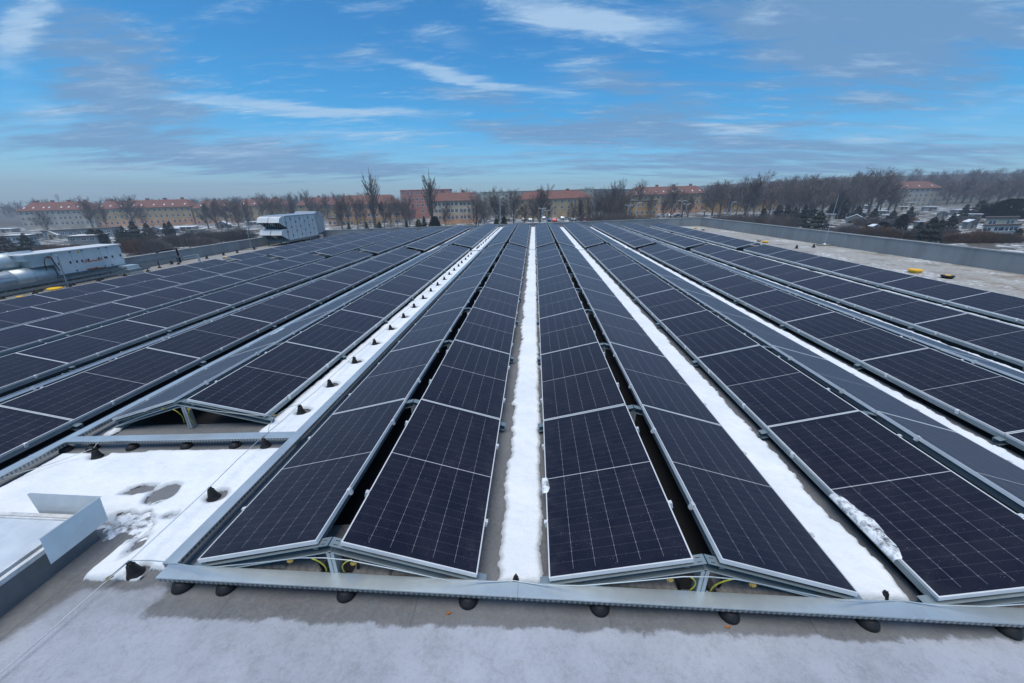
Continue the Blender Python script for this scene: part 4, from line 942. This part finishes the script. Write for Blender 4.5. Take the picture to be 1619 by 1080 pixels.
# ------------------------------------------------------------------ trees
def bark(name, c, c2):
    t = NT(name, c, .95); n = t.noise(1.2, 4, .6); oi = t.n.new('ShaderNodeObjectInfo'); t.color(t.mix(oi.outputs['Random'], t.mix(n, c, c2), t.mix(n, tuple(q*1.35 for q in c), tuple(q*.8 for q in c2)))); return t.m
M_bark = bark('bark', (.10, .085, .075), (.15, .13, .115)); M_twig = bark('twigs', (.105, .086, .076), (.155, .128, .112)); M_birch = bark('birch_bark', (.38, .37, .35), (.22, .21, .2)); M_twigr = bark('reddish_twigs', (.13, .07, .045), (.17, .10, .065))
M_need = bark('needles', (.016, .024, .018), (.026, .036, .024)); M_thuja = bark('thuja', (.030, .036, .022), (.05, .05, .03)); M_need2 = bark('olive_needles', (.05, .055, .02), (.03, .036, .018))
def bare_tree(seed, H, spread, up, lim, twig=.035, trunk_h=.28, droop=0, levels=4):
    r = random.Random(seed); T, C = MB(), MB()
    def grow(p, d, ln, rad, lv):
        n = 3 if lv < 2 else 2; pts = [p]; q = Vector(p); dd = Vector(d)
        for i in range(n):
            dd = (dd+Vector((r.uniform(-1, 1), r.uniform(-1, 1), r.uniform(-.4, .8)+up*.3-droop*(lv > 2)))*(.06 if lv == 0 else .17)).normalized(); q = q+dd*ln/n; pts.append(Vector(q))
        r1 = max(rad*.55, twig*.4)
        (T if lv < 2 else C).tube(pts, [rad+(r1-rad)*i/n for i in range(n+1)], 5 if lv == 0 else 3, 0, False)
        if lv >= levels: return
        k = {0: lim, 1: 6, 2: 5, 3: 5}[lv]
        for i in range(k):
            f = (.17 if lv == 0 else .15)+(.81 if lv == 0 else .85)*(i+r.random()*.6)/k; f = min(f, .999); ii = min(n-1, int(f*n)); a = pts[ii].lerp(pts[ii+1], f*n-ii)
            ax = pts[ii+1]-pts[ii]; ax.normalize(); o = ax.orthogonal().normalized(); o.rotate(Matrix.Rotation(r.uniform(0, 2*PI)+i*2.4, 3, ax))
            ang = spread*r.uniform(.6, 1.15); nd = (ax*math.cos(ang)+o*math.sin(ang)+Vector((0, 0, up))).normalized()
            grow(a, nd, ln*({0: .52, 1: .55, 2: .55, 3: .5}[lv])*r.uniform(.75, 1.15)*(1-.35*f if lv == 0 else 1), max(twig*.5, rad*.42*(1-.4*f)), lv+1)
    grow(Vector((0, 0, 0)), Vector((0, 0, 1)), H*.82, H*.018, 0)
    return T, C
PROTO = {}
def proto(kind, T, C, mt, mc):
    PROTO[kind] = (T.mesh(kind+'_trunk', mt), C.mesh(kind+'_crown', mc))
for i, a_ in enumerate([(11, 13, .75, .25, 18), (23, 13, .85, .15, 19), (35, 13, .62, .30, 18), (47, 13, .95, .2, 20)]): proto('bare%d' % i, *bare_tree(*a_), M_bark, M_twig)
proto('birch0', *bare_tree(52, 13, .62, .3, 15, .04, .2, .5), M_birch, M_twig); proto('birch1', *bare_tree(61, 13, .7, .3, 15, .04, .2, .6), M_birch, M_twig)
def poplar(seed, H):
    r = random.Random(seed); T, C = MB(), MB(); T.tube([(0, 0, 0), (.1, 0, H*.3), (0, .1, H*.6), (0, 0, H)], [H*.012, H*.009, H*.005, .02], 6, 0, False)
    for i in range(105):
        f = .14+.84*(i/150); a = r.uniform(0, 2*PI); ln = H*(.25-.12*f)*r.uniform(.6, 1.2); R_ = H*.055*math.sin(PI*min(1, f*1.02)**1.15)*r.uniform(.5, 1.1)+.15
        p0 = Vector((0, 0, f*H)); p1 = p0+Vector((math.cos(a)*R_*.7, math.sin(a)*R_*.7, ln*.4)); p2 = p1+Vector((math.cos(a)*R_*.3, math.sin(a)*R_*.3, ln*.6)); C.tube([p0, p1, p2], [.05, .035, .015], 3, 0, False)
        for k in range(7):
            s = r.random(); q = p0.lerp(p1, s) if r.random() < .5 else p1.lerp(p2, s); b = a+r.uniform(-1.5, 1.5); C.tube([q, q+Vector((math.cos(b)*.28, math.sin(b)*.28, r.uniform(.7, 1.5)))], [.03, .015], 3, 0, False)
    return T, C
proto('poplar0', *poplar(5, 26), M_bark, M_twig); proto('poplar1', *poplar(8, 26), M_bark, M_twig)
def conifer(seed, H, R0, pts=1500, col=False, droop=.35, leaf=.5):
    r = random.Random(seed); T, C = MB(), MB(); T.tube([(0, 0, 0), (0, 0, H*.95)], [H*.02, .02], 6, 0, False)
    for i in range(pts):
        f = r.random()**.75 if not col else r.random(); z = H*(.04+.94*(1-f) if not col else .02+.96*f)
        if col: R_ = R0*(1-(2*abs(z/H-.35)/1.35)**2.6*.9 if z/H > .35 else .85+.15*z/H/.35)
        else: R_ = R0*(1-z/H)**.85*(1+.28*math.sin(z/H*34+seed))+.08
        a = r.uniform(0, 2*PI); R_ *= 1+.12*math.sin(a*3+seed+z)+.08*math.sin(a*7+z*3); q = R_*(.45+.55*r.random()**.4)
        p = Vector((q*math.cos(a), q*math.sin(a), z-(0 if col else droop*q*.4))); s = leaf*r.uniform(.5, 1.2)*(.6+.4*R_/R0)
        o = Vector((math.cos(a), math.sin(a), (-droop if not col else 1.4)+r.uniform(-.3, .3))).normalized(); w = Vector((-math.sin(a), math.cos(a), r.uniform(-.5, .5))).normalized()
        C.face([p-o*s*.5-w*s*.3, p-o*s*.4+w*s*.3, p+o*s*.7+w*s*.05]); 
        if i % 2: C.face([p-o*s*.4+Vector((0, 0, s*.2)), p+w*s*.4, p+o*s*.6-w*s*.1-Vector((0, 0, s*.15))])
    return T, C
proto('spruce0', *conifer(3, 10, 2.8, 3600, False, .35, .62), M_bark, M_need); proto('spruce1', *conifer(9, 10, 3.2, 3800, False, .5, .62), M_bark, M_need)
proto('thuja0', *conifer(14, 9, 1.5, 2400, True, 0, .45), M_bark, M_thuja); proto('roundfir', *conifer(17, 8, 4.2, 4200, True, 0, .7), M_bark, M_need)
proto('olive', *conifer(21, 6, 2.6, 2200, True, 0, .5), M_bark, M_need2)
def shrub(seed, n=420, H=2.6, R0=2.0):
    r = random.Random(seed); T, C = MB(), MB()
    for i in range(7): a = r.uniform(0, 6.3); T.tube([(0, 0, 0), (math.cos(a)*.5, math.sin(a)*.5, H*.5)], [.06, .03], 3, 0, False)
    for i in range(n):
        a = r.uniform(0, 6.3); q = R0*r.random()**.6; z = H*r.uniform(.05, .75)*(1-.35*(q/R0)**2); p = Vector((q*math.cos(a), q*math.sin(a), z)); d = Vector((math.cos(a)*r.uniform(.1, .9), math.sin(a)*r.uniform(.1, .9), r.uniform(.4, 1.3))).normalized()*r.uniform(.4, .9)
        C.tube([p, p+d], [.035, .012], 3, 0, False)
    return T, C
proto('shrub0', *shrub(1, 700), M_bark, M_twig); proto('shrub1', *shrub(2, 700), M_bark, M_twigr)
HT = {'bare0': 13, 'bare1': 13, 'bare2': 13, 'bare3': 13, 'birch0': 13, 'birch1': 13, 'poplar0': 26, 'poplar1': 26, 'spruce0': 10, 'spruce1': 10, 'thuja0': 9, 'roundfir': 8, 'olive': 6, 'shrub0': 2.6, 'shrub1': 2.6}
BB = {}
for k, (a_, b_) in PROTO.items():
    vs = [v.co for me in (a_, b_) for v in me.vertices]; BB[k] = (max(v.z for v in vs), sorted(abs(v.x) for v in vs)[int(len(vs)*.97)]*2)
NAMES = {'bare': ('bare_tree', 'tree'), 'birch': ('birch_tree', 'tree'), 'popla': ('poplar_tree', 'tree'), 'spruc': ('spruce_tree', 'tree'), 'thuja': ('thuja_tree', 'tree'), 'round': ('evergreen_tree', 'tree'), 'olive': ('evergreen_shrub', 'shrub'), 'shrub': ('shrub', 'shrub')}
def plant(kind, x, yt, yb, w, label, t=None, zb=None, grp=None):
    """stand a plant on the ground: its foot on the sight line (x, yb) or at distance t, its top at yt, w px wide"""
    if t is None: p, t = ground(x, yb)
    else: p = at(x, yb, t); p.z = gz(p.x, p.y)
    d = ray(x, yt); top = CAM+d*((Vector((p.x, p.y, 0))-Vector((CAM.x, CAM.y, 0))).length/Vector((d.x, d.y, 0)).length); h = max(.6, top.z-p.z)
    nm, cat = next(v for k, v in NAMES.items() if kind.startswith(k)); e = empty(nm, p, (0, 0, rnd.uniform(0, 6.3))); H_, W_ = BB[kind]; sz = h/H_; sx = w/F*t/W_
    e.scale = (sx, sx, sz); link('trunk', PROTO[kind][0], e); link('crown', PROTO[kind][1], e)
    return tag(e, label, cat, grp)
def where(x):
    L_ = [(0, 60, 'the pale block at far left'), (60, 146, 'the grey-beige left block'), (146, 302, 'the long ochre left block'), (302, 366, 'the hipped ochre block'), (366, 460, 'the hooded ventilation unit'), (460, 527, 'the gap left of the school'), (527, 632, 'the orange school'), (632, 677, 'the salmon block'), (677, 757, 'the cream building'),
          (757, 821, 'the car park'), (821, 935, 'the central yellow block'), (935, 1000, 'the blue-grey block'), (1000, 1120, 'the right red roofed block'), (1120, 1240, 'the low orange building'), (1240, 1362, 'the lightning rod at right'), (1362, 1490, 'the beige block at right'), (1490, 9999, 'the wooded slope at far right')]
    return next(n for a, b, n in L_ if a <= x < b)
cnt = {}
def ptree(lst, adj, noun, grp, **k):
    lst = sorted(lst, key=lambda q: q[1]); per = {}
    for q in lst: per.setdefault(where(max(0, q[1])), []).append(q)
    for w, qs in per.items():
        for i, q in enumerate(qs):
            pos = '' if len(qs) == 1 else ('leftmost ' if i == 0 else ('rightmost ' if i == len(qs)-1 else nth(i)+' from left '))
            plant(q[0], q[1], q[2], q[3], q[4], '%s%s %s at %s' % (pos, adj, noun, w) if len(pos) < 12 else '%s of the %s %ss at %s' % (pos.strip(), adj, noun, w), *([q[5]] if len(q) > 5 else []), grp=grp)
B = ['bare0', 'bare1', 'bare2', 'bare3']; bi = [0]
def nb(): bi[0] += 1; return B[bi[0] % 4]
ptree([(nb(), 74, 331, 359, 26, 190), (nb(), 147, 308, 358, 24, 205), (nb(), 168, 318, 357, 16, 215), (nb(), 212, 306, 357, 28, 215), (nb(), 228, 322, 356, 18, 220), (nb(), 345, 311, 360, 22, 190), (nb(), 361, 313, 362, 24, 185), (nb(), 378, 309, 360, 24, 190), (nb(), 395, 312, 358, 22, 190), (nb(), 330, 315, 360, 20, 195),
       (nb(), 418, 303, 352, 20, 220), (nb(), 433, 308, 352, 22, 225), (nb(), 449, 306, 352, 26, 230), (nb(), 466, 312, 352, 18, 230), (nb(), 497, 309, 352, 16, 215), (nb(), 520, 306, 352, 22, 220), (nb(), 506, 316, 352, 18, 190),
       (nb(), 541, 308, 360, 24, 165), (nb(), 553, 304, 360, 20, 168), (nb(), 566, 306, 360, 22, 160), (nb(), 577, 309, 360, 16, 165), (nb(), 608, 312, 358, 16, 168), (nb(), 618, 309, 358, 22, 165), (nb(), 629, 307, 358, 16, 170), (nb(), 648, 305, 355, 26, 150), (nb(), 641, 312, 355, 18, 155), (nb(), 704, 315, 356, 18, 140),
       (nb(), 753, 305, 355, 36, 130), (nb(), 766, 308, 355, 26, 135), (nb(), 784, 300, 352, 28, 150), (nb(), 797, 306, 352, 26, 150), (nb(), 812, 296, 352, 32, 150), (nb(), 830, 318, 350, 20, 150), (nb(), 854, 289, 347, 30, 145), (nb(), 843, 306, 347, 20, 150), (nb(), 868, 312, 347, 16, 150),
       (nb(), 905, 312, 349, 22, 125), (nb(), 917, 309, 349, 22, 128), (nb(), 930, 306, 349, 20, 130), (nb(), 943, 301, 349, 24, 130), (nb(), 956, 292, 349, 26, 130), (nb(), 968, 285, 348, 24, 150), (nb(), 978, 280, 348, 16, 155), (nb(), 988, 296, 348, 26, 135), (nb(), 1009, 282, 340, 26, 200), (nb(), 962, 297, 348, 26, 140), (nb(), 975, 300, 348, 28, 128),
       (nb(), 1060, 288, 342, 28, 160), (nb(), 1078, 298, 342, 20, 160), (nb(), 1088, 304, 340, 16, 165), (nb(), 1048, 302, 342, 18, 165), (nb(), 1028, 300, 340, 14, 190)], 'bare brown', 'tree', 'bare trees in the town')
rr = random.Random(3); R1 = []
for x, yt in [(1114, 286), (1126, 283), (1138, 284), (1150, 287), (1164, 279), (1178, 284), (1204, 284), (1216, 287), (1228, 279), (1240, 281), (1251, 276), (1262, 273), (1274, 275), (1286, 276), (1298, 276), (1310, 280), (1322, 281), (1334, 276), (1345, 272), (1356, 270), (1390, 270), (1402, 283), (1412, 296)]:
    R1.append((nb(), x, yt, 338, rr.uniform(26, 36), rr.uniform(165, 210)))
R1 += [(nb(), 1373, 264, 336, 52, 175), (nb(), 1362, 272, 336, 34, 170), (nb(), 1384, 272, 336, 34, 180), (nb(), 1246, 290, 338, 30, 150), (nb(), 1270, 288, 338, 30, 150), (nb(), 1300, 290, 338, 32, 155), (nb(), 1325, 292, 338, 32, 150), (nb(), 1348, 290, 336, 32, 150)]
for x, yt in [(1496, 283), (1508, 287), (1519, 280), (1532, 283), (1546, 290), (1560, 286), (1574, 280), (1590, 276), (1604, 274), (1617, 272), (1630, 270), (1645, 268)]: R1.append((nb(), x, yt, 325, rr.uniform(26, 36), rr.uniform(205, 260)))
ptree(R1, 'tall bare', 'tree', 'bare trees of the right hand wood')
ptree([('birch0', 1191, 268, 342, 38, 150), ('birch1', 1181, 276, 342, 26, 155), ('birch0', 1148, 291, 342, 22, 150), ('birch1', 247, 354, 398, 14), ('birch0', 264, 366, 397, 8), ('birch1', 393, 318, 362, 16, 170), ('birch0', 492, 297, 350, 12, 240)], 'slender white-stemmed birch', 'tree', 'birch trees')
plant('poplar0', 594, 264, 361, 21, 'tall narrow bare poplar before the orange school, left one of two', 165); plant('poplar1', 684, 266, 358, 20, 'tall narrow bare poplar before the cream building, right one of two', 158)
ptree([('spruce0', 643, 347, 357, 12, 110), ('spruce1', 671, 341, 357, 16, 110), ('roundfir', 688, 341, 358, 20, 105), ('spruce0', 552, 350, 362, 10, 110), ('spruce1', 580, 350, 361, 13, 110),
       ('spruce0', 201, 356, 385, 18), ('spruce1', 192, 362, 384, 14), ('spruce1', 217, 348, 380, 22), ('spruce0', 240, 352, 385, 24), ('spruce1', 12, 372, 400, 36), ('spruce0', 48, 368, 398, 24),
       ('spruce0', 1266, 322, 358, 16), ('spruce1', 1240, 322, 356, 18), ('spruce1', 1291, 333, 364, 34), ('spruce0', 1205, 328, 350, 16), ('spruce0', 1378, 328, 352, 18), ('spruce1', 1434, 326, 352, 18), ('spruce1', 1464, 342, 384, 34), ('spruce0', 1498, 336, 368, 20), ('spruce0', 1545, 315, 343, 26), ('spruce0', 1340, 348, 362, 12), ('spruce1', 1408, 332, 352, 18), ('spruce0', 1352, 325, 350, 20), ('spruce1', 1253, 326, 352, 18), ('spruce0', 1280, 318, 345, 16), ('spruce1', 1480, 345, 376, 20), ('spruce0', 1522, 322, 345, 16), ('spruce1', 1448, 350, 376, 22)], 'dark green', 'spruce', 'spruces and firs')
ptree([('thuja0', 152, 361, 387, 15), ('thuja0', 164, 362, 387, 15), ('thuja0', 267, 352, 378, 8), ('thuja0', 275, 350, 379, 10), ('thuja0', 1421, 338, 366, 19), ('thuja0', 1326, 312, 346, 22), ('thuja0', 1314, 320, 346, 16), ('thuja0', 1229, 324, 345, 12)], 'dense columnar', 'thuja', 'columnar thujas')
ptree([('roundfir', 1598, 313, 345, 62), ('roundfir', 1572, 324, 345, 30), ('roundfir', 1393, 350, 368, 20), ('roundfir', 1375, 352, 368, 18)], 'broad rounded', 'evergreen', 'rounded evergreens')
ptree([('olive', 785, 345, 356, 16, 75), ('olive', 797, 341, 356, 16, 76), ('olive', 662, 346, 357, 14, 100), ('olive', 600, 350, 358, 8, 130), ('olive', 1608, 361, 375, 10)], 'olive green', 'bush', 'evergreen bushes')
SH = []
for x in range(300, 345, 12): SH.append(('shrub0', x, 372+rr.uniform(-3, 3), 392, 20))
for x in range(205, 262, 9): SH.append(('shrub1' if x < 235 else 'shrub0', x, 374+rr.uniform(-4, 4), 402, 26))
for x in range(262, 400, 11): SH.append(('shrub0', x, 368-(x-262)*.07+rr.uniform(-4, 4), 392-(x-262)*.08, 24))
for x in (75, 90, 104, 118, 132): SH.append(('shrub1' if x in (90, 132) else 'shrub0', x, 384+rr.uniform(-2, 2), 398, 26))
for x in range(938, 1004, 8): SH.append(('shrub0', x, 331+rr.uniform(-3, 3), 352, 22, rr.uniform(95, 115)))
for x in (1010, 1018, 1026): SH.append(('shrub0', x, 333+rr.uniform(-2, 2), 352, 18, 95))
for x in range(1040, 1135, 10): SH.append(('shrub0', x, 337+rr.uniform(-2, 2), 350, 18, 100))
for x in range(1135, 1260, 9): SH.append(('shrub0', x, 335+rr.uniform(-4, 3), 354, 22, rr.uniform(95, 130)))
for x in range(1300, 1619, 13): SH.append((rr.choice(['shrub0', 'shrub0', 'shrub1']), x, 358+rr.uniform(-8, 8)+(x-1300)*.02, 374+(x-1300)*.035, 24))
for x in range(1352, 1560, 16): SH.append((rr.choice(['shrub0', 'shrub1']), x+rr.uniform(-5, 5), 345+rr.uniform(-6, 6), 358+rr.uniform(-6, 3), 22))
for x in range(1500, 1600, 8): SH.append(('shrub1', x, 366+rr.uniform(-2, 2), 384, 22))
ptree(SH, 'leafless brown', 'shrub', 'leafless shrubs')
# far wood on the right hand slope and low wood along the skyline: seen as one mass
def wood(name, spots, label):
    V, Fc = [], []; k = 0
    srcs = [PROTO['bare%d' % i][1] for i in range(4)]
    dat = [([v.co.copy() for v in s.vertices], [tuple(p.vertices) for p in s.polygons]) for s in srcs]
    for (x, y, h, w) in spots:
        vs, fs = dat[k % 4]; step = 2; a = k*1.7; c, s_ = math.cos(a)*w, math.sin(a)*w; z = gz(x, y)-h*6; b = len(V); q = h
        V += [(x+v.x*c-v.y*s_, y+v.x*s_+v.y*c, gz(x, y)+v.z*q) for v in vs]; Fc += [tuple(i+b for i in f) for f in fs[k % 2::2]]; k += 1
    me = bpy.data.meshes.new(name); me.from_pydata(V, [], Fc); me.materials.append(M_twig); tag(link(name, me), label, 'wood', None, 'stuff')
rw = random.Random(12); sp_ = []
for i in range(150):
    x = rw.uniform(180, 620); y = rw.uniform(330, 470); sp_.append((x, y, rw.uniform(.9, 1.2), rw.uniform(1.4, 2.0)))
for i in range(70): x = rw.uniform(60, 330); y = rw.uniform(330, 390); sp_.append((x, y, rw.uniform(.8, 1.05), rw.uniform(1.2, 1.7)))
wood('far_wood', sp_, 'hazy leafless wood covering the distant slope at right')
sp_ = []
for i in range(150): x = rw.uniform(-560, 60); y = rw.uniform(320, 430); sp_.append((x, y, rw.uniform(1.0, 1.35)*(1.15 if x < -430 else 1), rw.uniform(1.1, 1.7)))
wood('skyline_wood', sp_, 'distant leafless trees forming the skyline behind the left blocks')
# ------------------------------------------------------------------ huts, cars, lamps
def hut(x, yb, w, h, label, wallk='grey', snow=True, gable=False):
    p, t = ground(x, yb); W_ = w/F*t*(.62 if x > 1380 else 1); Hh = max(1.9, min(2.6, h/F*t)); e = empty('garden_hut', p, (0, 0, rnd.uniform(-.5, .5)-math.atan2(p.x, p.y)*.4)); D_ = W_*.8
    m = MB(); m.box(-W_/2, W_/2, 0, D_, -1, Hh); m.build('wall', FC[wallk], e)
    m = MB(); k = .25
    if gable:
        r_ = Hh+W_*.28
        for s in (-1, 1): m.face([(s*(W_/2+k), -k, Hh-.1), (0, -k, r_), (0, D_+k, r_), (s*(W_/2+k), D_+k, Hh-.1)]); m.face([(s*(W_/2+k), -k, Hh-.2), (0, -k, r_-.1), (0, D_+k, r_-.1), (s*(W_/2+k), D_+k, Hh-.2)])
        g = MB(); g.face([(-W_/2, 0, Hh), (W_/2, 0, Hh), (0, 0, r_-.12)]); g.face([(-W_/2, D_, Hh), (W_/2, D_, Hh), (0, D_, r_-.12)]); g.build('gable', FC[wallk], e)
    else: m.box(-W_/2-k, W_/2+k, -k, D_+k, Hh+.002, Hh+.16)
    m.build('roof', M_srf if snow else M_flat, e)
    m = MB(); m.box(-W_*.1, W_*.12, -.05, .05, 0, 1.9); m.build('door', M_eave, e)
    m = MB(); m.box(W_*.2, W_*.38, -.05, .05, 1.0, 1.7); m.build('window', M_wp, e)
    return tag(e, label, 'garden hut', 'allotment huts')
HUTS = [(1355, 346, 26, 5), (1392, 341, 20, 4), (1425, 333, 22, 4), (1445, 345, 16, 4), (1470, 334, 24, 4), (1489, 346, 18, 6), (1515, 340, 18, 4), (1405, 362, 18, 10), (1512, 352, 16, 6), (1540, 348, 20, 5), (1350, 355, 22, 5), (1310, 347, 14, 4), (1283, 338, 20, 3), (1370, 331, 20, 3), (1500, 318, 14, 3), (1525, 316, 16, 3), (1400, 349, 16, 4), (1452, 362, 12, 5), (1382, 369, 16, 3), (1560, 335, 16, 3), (1440, 326, 16, 3), (1240, 340, 22, 4), (1262, 347, 14, 3), (1535, 362, 20, 3),
        (270, 369, 24, 3), (290, 366, 28, 3), (245, 371, 16, 3), (305, 372, 20, 4), (205, 374, 20, 3), (60, 378, 20, 3), (82, 379, 22, 4), (6, 368, 20, 3), (398, 357, 16, 3), (352, 361, 18, 3)]
hs = sorted(HUTS); dn = {}
for h_ in hs: dn.setdefault(where(h_[0]), []).append(h_)
for w_, L2 in dn.items():
    for i, h_ in enumerate(L2): hut(*h_, '%s small garden hut with snowy roof before %s' % ('lone' if len(L2) == 1 else ('leftmost' if i == 0 else nth(i)+' from left,'), w_), rnd.choice(['grey', 'grey', 'beige', 'beige', 'grey']), rnd.random() < .85, i % 3 == 1)
# blue-grey pitched hut just over the right parapet
hut(1344, 372, 22, 5, 'small hut with blue-grey pitched roof just beyond the right parapet', 'white', False, True)
def car(x, y, paint, label, sc=1.0):
    p, t = ground(x, y); e = empty('parked_car', p, (0, 0, rnd.choice([0, PI/2])+rnd.uniform(-.2, .2)))
    m = MB(); prof = [(-2.1, .35), (-2.15, .8), (-1.3, .92), (-.8, 1.42), (.75, 1.45), (1.5, .98), (2.1, .85), (2.15, .4)]
    A = [Vector((u, -.85, z)) for u, z in prof]; C_ = [Vector((u, .85, z)) for u, z in prof]
    for i in range(len(prof)): j = (i+1) % len(prof); m.face([A[i], A[j], C_[j], C_[i]])
    m.face(A[::-1]); m.face(C_); m.build('body', paint, e)
    g = MB(); g.box(-.7, .7, -.86, -.852, .98, 1.34); g.box(-.7, .7, .852, .86, .98, 1.34); g.build('side_window', M_wp, e)
    for sx in (-1.35, 1.35):
        for sy in (-.8, .8): w = MB(); w.tube([(sx, sy-.1, .33), (sx, sy+.1, .33)], .33, 10); w.build('wheel', M_rubber, e)
    return tag(e, label, 'car', 'cars in the car park')
PA = [simple('car_paint_%s' % n, c, .3, .3, .02) for n, c in (('grey', (.2, .22, .24)), ('white', (.6, .62, .64)), ('blue', (.06, .13, .3)), ('red', (.5, .03, .03)), ('black', (.03, .03, .035)), ('silver', (.42, .45, .48)))]
PN_ = ['grey', 'white', 'blue', 'red', 'black', 'silver']; cars = [(793, 350, 0), (803, 349, 4), (829, 349.5, 0), (838, 350, 5), (860, 347, 5), (868, 350, 2), (877, 351, 3), (889, 347, 1), (895, 348, 5), (905, 349.5, 1), (915, 350, 0), (924, 350, 3), (714, 352, 0), (727, 352, 5), (738, 352, 4), (1045, 343, 1), (1058, 343.5, 5), (1072, 343.5, 4)]
for i, (x, y, c) in enumerate(cars): car(x, y, PA[c], '%s car parked %s, %s from the left' % (PN_[c], 'beyond the far parapet' if x < 1000 else 'before the right red roofed block', nth(i).replace('nearest', 'first')))
def lamp(x, yt, yb, label, arms=2, t=120):
    p = at(x, yb, t); p.z = gz(p.x, p.y); d = ray(x, yt); top = CAM+d*((p.y-CAM.y)/d.y); h = top.z-p.z; e = empty('street_lamp', p)
    MB().tube([(0, 0, 0), (0, 0, h)], [.12, .07], 8).build('pole', M_galv, e)
    for s in ((-1, 1) if arms == 2 else (1,)):
        MB().tube([(0, 0, h-.1), (s*.8, 0, h+.1)], .05, 6).build('arm', M_galv, e); m = MB(); m.box(s*.8-.35, s*.8+.35, -.15, .15, h+.05, h+.2); m.build('lamp_head', M_frame, e)
    return tag(e, label, 'street lamp', 'street lamps')
for a_ in [(857, 330, 348, 'street lamp left of the car park entrance', 2, 110), (864, 333, 348, 'shorter street lamp right beside another at the car park', 2, 125), (890, 322, 348, 'single-arm street lamp before the central yellow block', 1, 130), (791, 312, 352, 'tall pole lamp left of the car park', 1, 90), (1005, 321, 345, 'lamp pole before the low yellow building', 1, 100), (992, 325, 345, 'double lamp left of the low yellow building', 2, 110),
           (1075, 318, 343, 'tall double lamp before the right red roofed block', 2, 105), (1083, 323, 343, 'second double lamp before the right red roofed block', 2, 110), (1106, 334, 346, 'short lamp near the far right roof corner', 1, 100), (1153, 320, 345, 'lamp pole before the low orange building', 1, 105), (699, 328, 356, 'lamp pole before the cream building', 1, 120)]: lamp(*a_)
# floodlight mast on the left skyline
p = at(94, 322, 330); e = empty('floodlight_mast', (p.x, p.y, gz(p.x, p.y))); tz = CAM.z+ray(91, 312).z*(p.y-CAM.y)/ray(91, 312).y-e.location.z
MB().tube([(0, 0, 0), (0, 0, tz)], [.5, .3], 6).build('mast', M_galv, e); m = MB(); m.box(-1.7, 1.7, -.2, .2, tz-1.5, tz+2.2); m.build('lamp_panel', M_frame, e); tag(e, 'distant floodlight mast on the skyline above the left block', 'mast')
# bright flat roofs lying below the right hand parapet
m = MB(); m.box(52, 85, 40, 62, -9, -6.2); m.build('x', M_flat) if False else None
# ------------------------------------------------------------------ haze: one closed box of pale, even air round the whole place
hm = bpy.data.materials.new('haze'); hm.use_nodes = True; hn = hm.node_tree; hn.nodes.clear(); ho = hn.nodes.new('ShaderNodeOutputMaterial'); hv = hn.nodes.new('ShaderNodeVolumePrincipled')
hv.inputs['Color'].default_value = (.80, .88, 1.0, 1); hv.inputs['Density'].default_value = .0006; hv.inputs['Anisotropy'].default_value = .2; hn.links.new(hv.outputs[0], ho.inputs['Volume'])
m = MB(); m.box(-1510, 1510, -70, 1510, -24, 46); tag(m.build('haze', hm), None, kind='stuff')
